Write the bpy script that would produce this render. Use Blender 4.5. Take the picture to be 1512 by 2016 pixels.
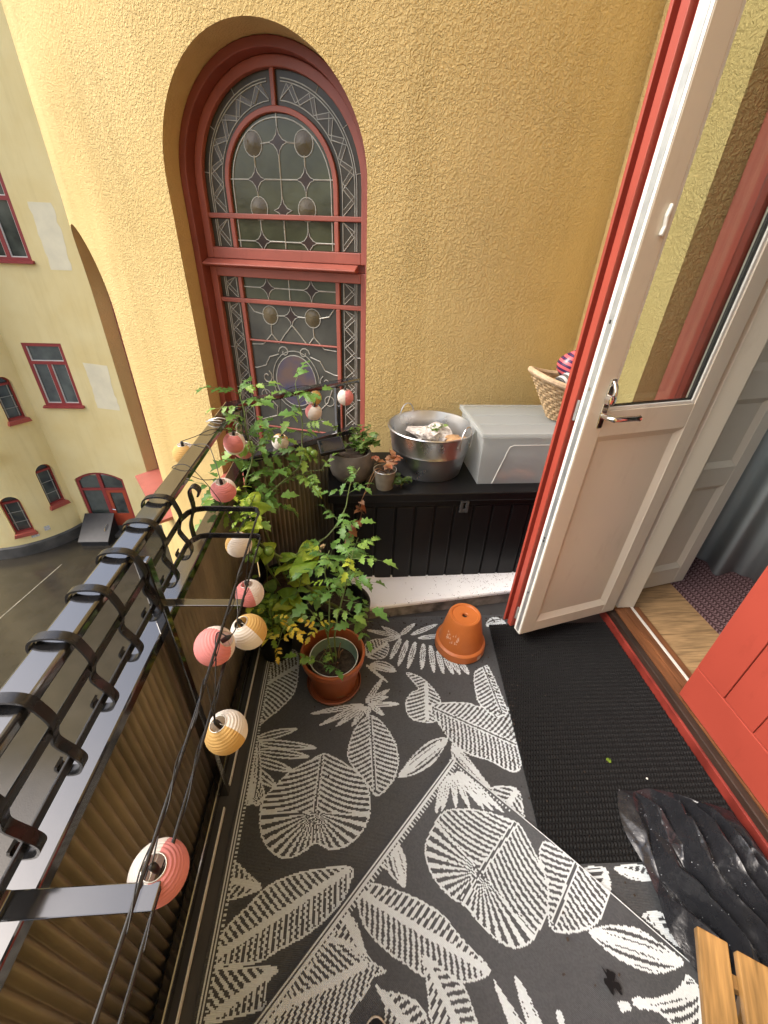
import bpy, bmesh, math, random
import numpy as np
from mathutils import Vector, Matrix, noise
random.seed(7)
rnd = random.Random(11)
for o in list(bpy.data.objects):
    bpy.data.objects.remove(o)
scene = bpy.context.scene
COL = scene.collection
PI = math.pi
rad = math.radians

# ---------------------------------------------------------------- camera
cam_data = bpy.data.cameras.new("camera")
cam = bpy.data.objects.new("camera", cam_data)
COL.objects.link(cam)
cam_data.sensor_fit = 'VERTICAL'
cam_data.sensor_height = 36.0
cam_data.lens = 817.0 / 2016.0 * 36.0
cam_data.clip_start = 0.02
cam_data.clip_end = 300.0
cam.matrix_world = Matrix(((0.9969, 0.0080, -0.0790, 0.0),
                           (-0.0710, 0.5400, -0.8390, 0.0),
                           (0.0360, 0.8420, 0.5390, 1.6),
                           (0, 0, 0, 1)))
_q = cam.matrix_world.to_quaternion()
cam.matrix_world = Matrix.Translation((0, 0, 1.6)) @ _q.to_matrix().to_4x4()
scene.camera = cam

# ---------------------------------------------------------------- world, sun, exposure
SUN_EL, SUN_AZ = 48.0, 264.0       # azimuth clockwise from +Y
world = bpy.data.worlds.new("World")
scene.world = world
world.use_nodes = True
wn = world.node_tree
bg = wn.nodes['Background']
sky = wn.nodes.new('ShaderNodeTexSky')
sky.sky_type = 'NISHITA'
sky.sun_disc = False
sky.sun_elevation = rad(SUN_EL)
sky.sun_rotation = rad(SUN_AZ)
sky.dust_density = 5.5
sky.air_density = 1.0
sky.ozone_density = 1.0
hs = wn.nodes.new('ShaderNodeHueSaturation')
hs.inputs['Saturation'].default_value = 0.86
wn.links.new(sky.outputs[0], hs.inputs['Color'])
wn.links.new(hs.outputs[0], bg.inputs['Color'])
bg.inputs['Strength'].default_value = 0.15
sun_d = bpy.data.lights.new("sun", 'SUN')
sun_d.energy = 0.5
sun_d.angle = rad(25)
sun_d.color = (1.0, 1.0, 0.99)
sun = bpy.data.objects.new("sun", sun_d)
COL.objects.link(sun)
_az, _el = rad(SUN_AZ), rad(SUN_EL)
_dir = Vector((math.sin(_az) * math.cos(_el), math.cos(_az) * math.cos(_el), math.sin(_el)))
sun.rotation_euler = (-_dir).to_track_quat('-Z', 'Y').to_euler()
sun.location = _dir * 20
vs = scene.view_settings
vs.view_transform = 'Standard'
vs.look = 'None'
vs.gamma = 1.0
vs.exposure = 1.33
vs.use_curve_mapping = False
scene.render.engine = 'CYCLES'
scene.cycles.max_bounces = 8
scene.cycles.diffuse_bounces = 4
scene.cycles.glossy_bounces = 4
scene.cycles.transmission_bounces = 8
scene.cycles.transparent_max_bounces = 16

# ---------------------------------------------------------------- helpers
def material(name, col, rough=0.6, metal=0.0, var=None, bump=None, col2=None, spec=None, coat=0.0, rvar=None, rot=0.0, scale3=None):
    """procedural principled material. var=(scale, amount[, detail]) mixes col towards col2; bump=(scale, strength, distance)"""
    m = bpy.data.materials.new(name)
    m.use_nodes = True
    nt = m.node_tree
    b = nt.nodes['Principled BSDF']
    b.inputs['Base Color'].default_value = (*col, 1)
    b.inputs['Roughness'].default_value = rough
    b.inputs['Metallic'].default_value = metal
    if spec is not None:
        b.inputs['Specular IOR Level'].default_value = spec
    if coat:
        b.inputs['Coat Weight'].default_value = coat
        b.inputs['Coat Roughness'].default_value = 0.08
        b.inputs['Coat IOR'].default_value = 1.75
    tc = nt.nodes.new('ShaderNodeTexCoord')
    src = tc.outputs['Object']
    if scale3:
        mp = nt.nodes.new('ShaderNodeMapping')
        mp.inputs['Scale'].default_value = scale3
        mp.vector_type = 'TEXTURE'; mp.inputs['Scale'].default_value = tuple(1 / c for c in scale3); mp.inputs['Rotation'].default_value = (0, 0, rot)
        nt.links.new(src, mp.inputs['Vector'])
        src = mp.outputs[0]
    if var:
        n = nt.nodes.new('ShaderNodeTexNoise')
        n.inputs['Scale'].default_value = var[0]
        n.inputs['Detail'].default_value = var[2] if len(var) > 2 else 4
        nt.links.new(src, n.inputs['Vector'])
        r = nt.nodes.new('ShaderNodeMapRange')
        r.inputs['From Min'].default_value = 0.35
        r.inputs['From Max'].default_value = 0.68
        nt.links.new(n.outputs['Fac'], r.inputs['Value'])
        mx = nt.nodes.new('ShaderNodeMix')
        mx.data_type = 'RGBA'
        c2 = col2 if col2 else tuple(c * (1 - var[1]) for c in col)
        mx.inputs['A'].default_value = (*col, 1)
        mx.inputs['B'].default_value = (*c2, 1)
        nt.links.new(r.outputs[0], mx.inputs['Factor'])
        nt.links.new(mx.outputs['Result'], b.inputs['Base Color'])
        if rvar:
            r2 = nt.nodes.new('ShaderNodeMapRange')
            r2.inputs['From Min'].default_value = 0.35
            r2.inputs['From Max'].default_value = 0.65
            r2.inputs['To Min'].default_value = rvar[0]
            r2.inputs['To Max'].default_value = rvar[1]
            nt.links.new(n.outputs['Fac'], r2.inputs['Value'])
            nt.links.new(r2.outputs[0], b.inputs['Roughness'])
    if bump:
        n2 = nt.nodes.new('ShaderNodeTexNoise')
        n2.inputs['Scale'].default_value = bump[0]
        n2.inputs['Detail'].default_value = 3
        nt.links.new(src, n2.inputs['Vector'])
        bp = nt.nodes.new('ShaderNodeBump')
        bp.inputs['Strength'].default_value = bump[1]
        bp.inputs['Distance'].default_value = bump[2] if len(bump) > 2 else 0.002
        nt.links.new(n2.outputs['Fac'], bp.inputs['Height'])
        nt.links.new(bp.outputs[0], b.inputs['Normal'])
    return m

def nodes_of(m):
    return m.node_tree, m.node_tree.nodes['Principled BSDF']

def tag(o, label=None, cat=None, group=None, kind=None):
    if label: o['label'] = label
    if cat: o['category'] = cat
    if group: o['group'] = group
    if kind: o['kind'] = kind
    return o

def thing(name, label, cat, loc=(0, 0, 0), rz=0.0, group=None):
    o = bpy.data.objects.new(name, None)
    o.empty_display_size = 0.05
    COL.objects.link(o)
    o.location = loc
    o.rotation_euler = (0, 0, rz)
    return tag(o, label, cat, group)

class MB:
    def __init__(s):
        s.v, s.f, s.m = [], [], []
    def add(s, vs, fs, mi=0):
        k = len(s.v)
        s.v += [tuple(p) for p in vs]
        s.f += [tuple(i + k for i in f) for f in fs]
        s.m += [mi] * len(fs)
        return s
    def obox(s, c, ax, ay, az, mi=0):
        c, ax, ay, az = Vector(c), Vector(ax), Vector(ay), Vector(az)
        P = [c + ax * i + ay * j + az * k for k in (-1, 1) for j in (-1, 1) for i in (-1, 1)]
        return s.add(P, [(0, 2, 3, 1), (4, 5, 7, 6), (0, 1, 5, 4), (2, 6, 7, 3), (0, 4, 6, 2), (1, 3, 7, 5)], mi)
    def box(s, x0, x1, y0, y1, z0, z1, mi=0):
        return s.obox(((x0 + x1) / 2, (y0 + y1) / 2, (z0 + z1) / 2), ((x1 - x0) / 2, 0, 0), (0, (y1 - y0) / 2, 0), (0, 0, (z1 - z0) / 2), mi)
    def beam(s, a, b, w, h, up=(0, 0, 1), mi=0):
        a, b = Vector(a), Vector(b)
        d = (b - a)
        L = d.length / 2
        d.normalize()
        u = Vector(up)
        side = d.cross(u).normalized()
        u = side.cross(d).normalized()
        return s.obox((a + b) / 2, d * L, side * (w / 2), u * (h / 2), mi)
    def tube(s, pts, r, n=8, mi=0, closed=False, caps=True):
        pts = [Vector(p) for p in pts]
        N = len(pts)
        rs = r if isinstance(r, (list, tuple)) else [r] * N
        prev = None
        rings = []
        for i, p in enumerate(pts):
            if closed:
                t = (pts[(i + 1) % N] - pts[i - 1])
            else:
                t = pts[min(i + 1, N - 1)] - pts[max(i - 1, 0)]
            if t.length < 1e-9: t = Vector((0, 0, 1))
            t.normalize()
            if prev is None:
                a = Vector((0, 0, 1)) if abs(t.z) < 0.9 else Vector((1, 0, 0))
                nrm = t.cross(a).normalized()
            else:
                nrm = (prev - t * prev.dot(t))
                nrm = nrm.normalized() if nrm.length > 1e-6 else t.orthogonal().normalized()
            prev = nrm
            b = t.cross(nrm)
            rings.append([p + (nrm * math.cos(2 * PI * k / n) + b * math.sin(2 * PI * k / n)) * rs[i] for k in range(n)])
        V = [q for R in rings for q in R]
        F = []
        M = N if closed else N - 1
        for i in range(M):
            j = (i + 1) % N
            for k in range(n):
                F.append((i * n + k, i * n + (k + 1) % n, j * n + (k + 1) % n, j * n + k))
        if caps and not closed:
            F.append(tuple(range(n - 1, -1, -1)))
            F.append(tuple((N - 1) * n + k for k in range(n)))
        return s.add(V, F, mi)
    def strap(s, pts, w, th, wdir, mi=0):
        """flat bar swept along pts; wdir = width direction"""
        pts = [Vector(p) for p in pts]
        wd = Vector(wdir).normalized()
        V, F = [], []
        N = len(pts)
        for i, p in enumerate(pts):
            t = (pts[min(i + 1, N - 1)] - pts[max(i - 1, 0)]).normalized()
            nn = t.cross(wd).normalized()
            V += [p + wd * w / 2 + nn * th / 2, p - wd * w / 2 + nn * th / 2, p - wd * w / 2 - nn * th / 2, p + wd * w / 2 - nn * th / 2]
        for i in range(N - 1):
            for k in range(4):
                F.append((i * 4 + k, i * 4 + (k + 1) % 4, (i + 1) * 4 + (k + 1) % 4, (i + 1) * 4 + k))
        F.append((3, 2, 1, 0)); F.append(tuple((N - 1) * 4 + k for k in range(4)))
        return s.add(V, F, mi)
    def lathe(s, prof, n=32, c=(0, 0, 0), mi=0, sx=1.0, sy=1.0, mfun=None, close=True):
        V, F = [], []
        for (r, z) in prof:
            for k in range(n):
                a = 2 * PI * k / n
                V.append((c[0] + r * math.cos(a) * sx, c[1] + r * math.sin(a) * sy, c[2] + z))
        base = len(s.f)
        mm = []
        for i in range(len(prof) - 1):
            for k in range(n):
                F.append((i * n + k, i * n + (k + 1) % n, (i + 1) * n + (k + 1) % n, (i + 1) * n + k))
                mm.append(mfun(k) if mfun else mi)
        s.add(V, F, mi)
        s.m[base:base + len(mm)] = mm
        return s
    def prism(s, poly, fr, d0, d1, mi=0):
        """poly: list of (a,b) ccw; fr(a,b,d) -> point"""
        n = len(poly)
        V = [fr(a, b, d0) for a, b in poly] + [fr(a, b, d1) for a, b in poly]
        F = [tuple(range(n - 1, -1, -1)), tuple(range(n, 2 * n))]
        F += [(i, (i + 1) % n, n + (i + 1) % n, n + i) for i in range(n)]
        return s.add(V, F, mi)
    def strip_prism(s, A, B, fr, d0, d1, mi=0, closed=False):
        """solid band between two polylines A and B in the (a,b) plane"""
        n = len(A)
        V = [fr(a, b, d0) for a, b in A] + [fr(a, b, d0) for a, b in B] + [fr(a, b, d1) for a, b in A] + [fr(a, b, d1) for a, b in B]
        F = []
        for i in range(n if closed else n - 1):
            j = (i + 1) % n
            F += [(i, n + i, n + j, j), (2 * n + i, 2 * n + j, 3 * n + j, 3 * n + i), (i, j, 2 * n + j, 2 * n + i), (n + i, 3 * n + i, 3 * n + j, n + j)]
        if not closed:
            F += [(0, 2 * n, 3 * n, n), (n - 1, 2 * n - 1, 4 * n - 1, 3 * n - 1)]
        return s.add(V, F, mi)
    def mesh(s, name, mats, smooth=False, fix=True):
        me = bpy.data.meshes.new(name)
        me.from_pydata(s.v, [], s.f)
        for m in (mats if isinstance(mats, (list, tuple)) else [mats]):
            me.materials.append(m)
        if len(me.materials) > 1:
            me.polygons.foreach_set('material_index', s.m)
        if fix:
            bm = bmesh.new(); bm.from_mesh(me)
            bmesh.ops.recalc_face_normals(bm, faces=bm.faces)
            bm.to_mesh(me); bm.free()
        if smooth:
            me.polygons.foreach_set('use_smooth', [True] * len(me.polygons))
            if smooth != 'all':
                me.set_sharp_from_angle(angle=rad(40))
        me.update()
        return me
    def build(s, name, mats, parent=None, smooth=False, bevel=0.0, local=False, fix=True, seg=2):
        if parent is None:
            P = np.array(s.v)
            lo, hi = P.min(0), P.max(0)
            base = Vector(((lo[0] + hi[0]) / 2, (lo[1] + hi[1]) / 2, lo[2]))
            s.v = [tuple(Vector(p) - base) for p in s.v]
        me = s.mesh(name, mats, smooth, fix)
        o = bpy.data.objects.new(name, me)
        COL.objects.link(o)
        if parent is None:
            o.location = base
        else:
            o.parent = parent
            if (parent.type == 'EMPTY' or parent.parent is None) and not local:
                o.matrix_parent_inverse = parent.matrix_basis.inverted()
        if bevel:
            bv = o.modifiers.new('bevel', 'BEVEL')
            bv.width = bevel
            bv.segments = seg
            bv.limit_method = 'ANGLE'
            bv.angle_limit = rad(35)
        return o

def inst(name, me, parent, mat4=None, local=True):
    o = bpy.data.objects.new(name, me)
    COL.objects.link(o)
    if parent is not None:
        o.parent = parent
        if parent.type == 'EMPTY' and not local:
            o.matrix_parent_inverse = parent.matrix_basis.inverted()
    if mat4 is not None:
        o.matrix_basis = mat4
    return o

def copy_tree(o, parent=None):
    c = o.copy(); COL.objects.link(c); c.parent = parent
    for ch in list(o.children):
        copy_tree(ch, c)
    return c

def bez(pts, n=10):
    """Catmull-Rom through pts"""
    P = [Vector(p) for p in pts]
    P = [P[0] * 2 - P[1]] + P + [P[-1] * 2 - P[-2]]
    out = []
    for i in range(1, len(P) - 2):
        for k in range(n):
            t = k / n
            a, b, c, d = P[i - 1], P[i], P[i + 1], P[i + 2]
            out.append(0.5 * ((2 * b) + (c - a) * t + (2 * a - 5 * b + 4 * c - d) * t * t + (3 * b - a - 3 * c + d) * t ** 3))
    out.append(P[-2])
    return out
WXYZ = lambda a, b, d: (a, b, d)

# ---------------------------------------------------------------- materials
def stucco(name, col, col2, scale=55.0, dist=0.010, strength=0.85, rough=0.85, streak=0.55):
    m = bpy.data.materials.new(name); m.use_nodes = True
    nt, b = nodes_of(m)
    b.inputs['Roughness'].default_value = rough
    b.inputs['Specular IOR Level'].default_value = 0.3
    tc = nt.nodes.new('ShaderNodeTexCoord')
    g = nt.nodes.new('ShaderNodeNewGeometry')
    n1 = nt.nodes.new('ShaderNodeTexNoise'); n1.inputs['Scale'].default_value = scale; n1.inputs['Detail'].default_value = 2.5; n1.inputs['Roughness'].default_value = 0.55
    n1.inputs['Distortion'].default_value = 0.8
    n2 = nt.nodes.new('ShaderNodeTexNoise'); n2.inputs['Scale'].default_value = 1.3; n2.inputs['Detail'].default_value = 6
    n3 = nt.nodes.new('ShaderNodeTexNoise'); n3.inputs['Scale'].default_value = scale * 5; n3.inputs['Detail'].default_value = 2
    for n in (n1, n2, n3): nt.links.new(g.outputs['Position'], n.inputs['Vector'])
    r = nt.nodes.new('ShaderNodeMapRange'); r.inputs['From Min'].default_value = 0.3; r.inputs['From Max'].default_value = 0.72
    nt.links.new(n2.outputs['Fac'], r.inputs['Value'])
    mx = nt.nodes.new('ShaderNodeMix'); mx.data_type = 'RGBA'
    mx.inputs['A'].default_value = (*col, 1); mx.inputs['B'].default_value = (*col2, 1)
    nt.links.new(r.outputs[0], mx.inputs['Factor'])
    # rain streaks and grime of their own shape
    mps = nt.nodes.new('ShaderNodeMapping'); mps.inputs['Scale'].default_value = (5.0, 5.0, 0.45)
    nt.links.new(g.outputs['Position'], mps.inputs['Vector'])
    n5 = nt.nodes.new('ShaderNodeTexNoise'); n5.inputs['Scale'].default_value = 1.0; n5.inputs['Detail'].default_value = 7; n5.inputs['Roughness'].default_value = 0.65
    nt.links.new(mps.outputs[0], n5.inputs['Vector'])
    r5 = nt.nodes.new('ShaderNodeMapRange'); r5.inputs['From Min'].default_value = 0.50; r5.inputs['From Max'].default_value = 0.78; r5.inputs['To Max'].default_value = streak
    nt.links.new(n5.outputs['Fac'], r5.inputs['Value'])
    m5 = nt.nodes.new('ShaderNodeMix'); m5.data_type = 'RGBA'; m5.blend_type = 'MULTIPLY'; m5.inputs['B'].default_value = (0.72, 0.68, 0.58, 1)
    nt.links.new(r5.outputs[0], m5.inputs['Factor']); nt.links.new(mx.outputs['Result'], m5.inputs['A'])
    nt.links.new(m5.outputs['Result'], b.inputs['Base Color'])
    r1 = nt.nodes.new('ShaderNodeMapRange'); r1.inputs['From Min'].default_value = 0.38; r1.inputs['From Max'].default_value = 0.66
    r1.interpolation_type = 'SMOOTHSTEP'
    nt.links.new(n1.outputs['Fac'], r1.inputs['Value'])
    ma = nt.nodes.new('ShaderNodeMath'); ma.operation = 'MULTIPLY_ADD'; ma.inputs[1].default_value = 0.12
    nt.links.new(n3.outputs['Fac'], ma.inputs[0]); nt.links.new(r1.outputs[0], ma.inputs[2])
    bp = nt.nodes.new('ShaderNodeBump'); bp.inputs['Strength'].default_value = strength; bp.inputs['Distance'].default_value = dist
    n6 = nt.nodes.new('ShaderNodeTexNoise'); n6.inputs['Scale'].default_value = 2.2; n6.inputs['Detail'].default_value = 3
    nt.links.new(g.outputs['Position'], n6.inputs['Vector'])
    r6 = nt.nodes.new('ShaderNodeMapRange'); r6.inputs['From Min'].default_value = 0.3; r6.inputs['From Max'].default_value = 0.7; r6.inputs['To Min'].default_value = strength * 0.55; r6.inputs['To Max'].default_value = min(1.0, strength * 1.3)
    nt.links.new(n6.outputs['Fac'], r6.inputs['Value']); nt.links.new(r6.outputs[0], bp.inputs['Strength'])
    nt.links.new(ma.outputs[0], bp.inputs['Height'])
    nt.links.new(bp.outputs[0], b.inputs['Normal'])
    return m

def worn(m, dirt=(0.45, 0.38, 0.30), amt=0.5, scale=9.0, lo=0.58, stretch=(1, 1, .35)):
    """scuffs and grime over painted wood"""
    nt, b = nodes_of(m)
    g = nt.nodes.new('ShaderNodeNewGeometry')
    mp = nt.nodes.new('ShaderNodeMapping'); mp.inputs['Scale'].default_value = stretch
    nt.links.new(g.outputs['Position'], mp.inputs['Vector'])
    n = nt.nodes.new('ShaderNodeTexNoise'); n.inputs['Scale'].default_value = scale; n.inputs['Detail'].default_value = 9; n.inputs['Roughness'].default_value = 0.75
    nt.links.new(mp.outputs[0], n.inputs['Vector'])
    r = nt.nodes.new('ShaderNodeMapRange'); r.inputs['From Min'].default_value = lo; r.inputs['From Max'].default_value = lo + 0.16; r.inputs['To Max'].default_value = amt
    nt.links.new(n.outputs['Fac'], r.inputs['Value'])
    mx = nt.nodes.new('ShaderNodeMix'); mx.data_type = 'RGBA'; mx.blend_type = 'MULTIPLY'; mx.inputs['B'].default_value = (*dirt, 1)
    nt.links.new(r.outputs[0], mx.inputs['Factor'])
    src = b.inputs['Base Color']
    if src.is_linked: nt.links.new(src.links[0].from_socket, mx.inputs['A'])
    else: mx.inputs['A'].default_value = src.default_value
    nt.links.new(mx.outputs['Result'], b.inputs['Base Color'])
    return m

M = {}
M['stucco'] = stucco('yellow_stucco', (0.62, 0.475, 0.215), (0.56, 0.415, 0.17), scale=84, dist=0.0040, strength=0.78)
M['stucco_fine'] = stucco('yellow_stucco_fine', (0.60, 0.455, 0.22), (0.55, 0.40, 0.18), scale=90, dist=0.003, strength=0.5)
M['plaster'] = stucco('far_yellow_plaster', (0.90, 0.755, 0.39), (0.84, 0.675, 0.31), scale=9, dist=0.004, strength=0.25, streak=0.28)
M['patch'] = material('pale_plaster_patch', (0.90, 0.82, 0.58), 0.9, var=(3, 0.1))
M['stone'] = material('dark_plinth_stone', (0.10, 0.095, 0.085), 0.7, var=(2.5, 0.5), bump=(8, 0.4, 0.01))
M['red'] = material('red_brown_paint', (0.37, 0.105, 0.075), 0.42, var=(6, 0.18), bump=(40, 0.15, 0.001))
M['red_dark'] = material('deep_red_paint', (0.24, 0.058, 0.040), 0.5, var=(5, 0.2), bump=(40, 0.15, 0.001))
M['door_red'] = material('door_red_paint', (0.37, 0.062, 0.040), 0.33, var=(3, 0.1), bump=(25, 0.08, 0.001))
M['cream'] = material('cream_paint', (0.70, 0.64, 0.52), 0.35, var=(2, 0.05), bump=(20, 0.05, 0.001))
M['offwhite'] = material('white_paint', (0.78, 0.78, 0.72), 0.4, var=(4, 0.06), bump=(30, 0.06, 0.001))
M['zinc'] = material('zinc_strip', (0.55, 0.58, 0.58), 0.38, 0.7, var=(20, 0.25))
M['chrome'] = material('chrome', (0.75, 0.75, 0.74), 0.12, 1.0)
M['iron'] = material('black_gloss_iron', (0.010, 0.010, 0.011), 0.10, 0.0, spec=0.9, coat=1.0, var=(14, 0.0), rvar=(0.05, 0.20), bump=(60, 0.08, 0.001))
M['iron_satin'] = material('black_satin_iron', (0.010, 0.010, 0.011), 0.28, spec=0.5, var=(20, 0.0), rvar=(0.16, 0.40), bump=(120, 0.25, 0.0012))
M['black_matte'] = material('black_matte', (0.012, 0.012, 0.012), 0.5)
M['asphalt'] = None
M['terracotta'] = material('terracotta', (0.42, 0.125, 0.035), 0.5, var=(9, 0.22), bump=(60, 0.12, 0.001))
M['terracotta_brown'] = material('brown_plastic_pot', (0.26, 0.075, 0.030), 0.4, var=(6, 0.2))
M['green_pot'] = material('grey_green_plastic', (0.22, 0.33, 0.24), 0.5, var=(8, 0.15))
M['soil'] = material('soil', (0.022, 0.015, 0.010), 0.95, var=(60, 0.7), bump=(90, 1.0, 0.006), col2=(0.07, 0.05, 0.035))
M['black_plastic'] = material('black_plastic', (0.0045, 0.0045, 0.005), 0.42, spec=0.3, bump=(250, 0.12, 0.0006))
M['galv'] = material('galvanised_steel', (0.66, 0.67, 0.67), 0.26, 1.0, var=(8, 0.10), rvar=(0.26, 0.40))
M['grey_clay'] = material('grey_clay', (0.125, 0.11, 0.093), 0.9, var=(16, 0.4), bump=(45, 0.5, 0.003))
M['tin'] = material('taupe_tin_pot', (0.22, 0.20, 0.16), 0.5, var=(30, 0.3))
M['wicker'] = material('wicker', (0.50, 0.36, 0.20), 0.6, var=(30, 0.35))
M['wood_slat'] = material('oiled_wood', (0.40, 0.225, 0.075), 0.38, var=(9, 0.6, 6), scale3=(9, .7, 2), rot=rad(-31.5), bump=(60, 0.15, 0.001))
M['paper_white'] = material('paper_white', (0.80, 0.76, 0.70), 0.8)
M['paper_pink'] = material('paper_pink', (0.72, 0.27, 0.26), 0.8)
M['paper_yellow'] = material('paper_yellow', (0.64, 0.41, 0.14), 0.8)
M['wire'] = material('steel_wire', (0.6, 0.58, 0.52), 0.35, 0.8)
M['cable'] = material('black_cable', (0.012, 0.012, 0.012), 0.4)
M['lead'] = material('lead_came', (0.46, 0.46, 0.41), 0.4, 0.2, var=(30, 0.3))
M['concrete'] = material('dirty_concrete', (0.33, 0.31, 0.28), 0.85, var=(18, 0.7), bump=(60, 0.4, 0.003))
M['floor'] = material('balcony_slab', (0.05, 0.05, 0.05), 0.6, var=(8, 0.3))

for k in ('cream', 'offwhite', 'door_red', 'red', 'red_dark'): worn(M[k], amt=0.16 if k in ('cream', 'offwhite') else 0.40, lo=0.56)
worn(M['terracotta'], (0.7, 0.6, 0.5), 0.5)
def translucent(m, amt):
    nt, b = nodes_of(m)
    out = nt.nodes['Material Output']
    t = nt.nodes.new('ShaderNodeBsdfTranslucent')
    mx = nt.nodes.new('ShaderNodeMixShader')
    mx.inputs[0].default_value = amt
    src = b.inputs['Base Color']
    if src.is_linked:
        nt.links.new(src.links[0].from_socket, t.inputs['Color'])
    else:
        t.inputs['Color'].default_value = src.default_value
    nt.links.new(b.outputs[0], mx.inputs[1]); nt.links.new(t.outputs[0], mx.inputs[2])
    nt.links.new(mx.outputs[0], out.inputs['Surface'])
for k in ('paper_white', 'paper_pink', 'paper_yellow'): translucent(M[k], 0.30)

def leaf_mat(name, cols, rough=0.45, tr=0.35):
    m = bpy.data.materials.new(name); m.use_nodes = True
    nt, b = nodes_of(m)
    oi = nt.nodes.new('ShaderNodeObjectInfo')
    cr = nt.nodes.new('ShaderNodeValToRGB')
    cr.color_ramp.elements[0].color = (*cols[0], 1)
    cr.color_ramp.elements[1].color = (*cols[-1], 1)
    for i, c in enumerate(cols[1:-1]):
        e = cr.color_ramp.elements.new((i + 1) / (len(cols) - 1)); e.color = (*c, 1)
    tc = nt.nodes.new('ShaderNodeTexCoord')
    n = nt.nodes.new('ShaderNodeTexNoise'); n.inputs['Scale'].default_value = 22
    nt.links.new(tc.outputs['Object'], n.inputs['Vector'])
    ad = nt.nodes.new('ShaderNodeMath'); ad.operation = 'MULTIPLY_ADD'; ad.inputs[1].default_value = 0.5; ad.inputs[2].default_value = -0.25
    nt.links.new(n.outputs['Fac'], ad.inputs[0])
    ad2 = nt.nodes.new('ShaderNodeMath'); ad2.operation = 'ADD'; ad2.use_clamp = True
    nt.links.new(oi.outputs['Random'], ad2.inputs[0]); nt.links.new(ad.outputs[0], ad2.inputs[1])
    nt.links.new(ad2.outputs[0], cr.inputs[0])
    nt.links.new(cr.outputs[0], b.inputs['Base Color'])
    b.inputs['Roughness'].default_value = rough
    bp = nt.nodes.new('ShaderNodeBump'); bp.inputs['Strength'].default_value = 0.3; bp.inputs['Distance'].default_value = 0.002
    n4 = nt.nodes.new('ShaderNodeTexNoise'); n4.inputs['Scale'].default_value = 160
    nt.links.new(tc.outputs['Object'], n4.inputs['Vector']); nt.links.new(n4.outputs['Fac'], bp.inputs['Height'])
    nt.links.new(bp.outputs[0], b.inputs['Normal'])
    translucent(m, tr)
    return m
M['leaf'] = leaf_mat('tomato_leaf', [(0.09, 0.20, 0.045), (0.15, 0.30, 0.06), (0.26, 0.41, 0.08)])
M['leaf_lime'] = leaf_mat('lime_leaf', [(0.20, 0.34, 0.035), (0.32, 0.47, 0.05), (0.46, 0.54, 0.06)])
M['leaf_yellow'] = leaf_mat('yellow_leaf', [(0.60, 0.36, 0.02), (0.62, 0.48, 0.04), (0.45, 0.42, 0.05)])
M['leaf_rust'] = leaf_mat('rust_leaf', [(0.30, 0.09, 0.05), (0.36, 0.16, 0.06), (0.42, 0.25, 0.16)])
M['ivy'] = leaf_mat('ivy_leaf', [(0.07, 0.15, 0.03), (0.14, 0.24, 0.05), (0.22, 0.32, 0.10)])
M['dry'] = leaf_mat('dry_flower', [(0.5, 0.36, 0.2), (0.6, 0.45, 0.25)])
M['stem'] = material('green_stem', (0.14, 0.20, 0.06), 0.5, var=(12, 0.3))
M['stem_brown'] = material('brown_stem', (0.24, 0.13, 0.06), 0.7, var=(12, 0.3))

def glass_pane(name, tint=(0.9, 0.93, 0.92), refl=1.0):
    """thin window glass: clear with fresnel reflection"""
    m = bpy.data.materials.new(name); m.use_nodes = True
    nt = m.node_tree; out = nt.nodes['Material Output']
    nt.nodes.remove(nt.nodes['Principled BSDF'])
    tr = nt.nodes.new('ShaderNodeBsdfTransparent'); tr.inputs[0].default_value = (*tint, 1)
    gl = nt.nodes.new('ShaderNodeBsdfGlossy'); gl.inputs['Roughness'].default_value = 0.01
    lw = nt.nodes.new('ShaderNodeLayerWeight'); lw.inputs['Blend'].default_value = 0.5
    pw = nt.nodes.new('ShaderNodeMath'); pw.operation = 'POWER'; pw.inputs[1].default_value = 4.0
    nt.links.new(lw.outputs['Facing'], pw.inputs[0])
    mu = nt.nodes.new('ShaderNodeMath'); mu.operation = 'MULTIPLY_ADD'; mu.use_clamp = True; mu.inputs[1].default_value = 0.9; mu.inputs[2].default_value = 0.06 * refl
    nt.links.new(pw.outputs[0], mu.inputs[0])
    mx = nt.nodes.new('ShaderNodeMixShader')
    nt.links.new(mu.outputs[0], mx.inputs[0]); nt.links.new(tr.outputs[0], mx.inputs[1]); nt.links.new(gl.outputs[0], mx.inputs[2])
    nt.links.new(mx.outputs[0], out.inputs['Surface'])
    return m
M['glass'] = glass_pane('window_glass')

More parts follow.
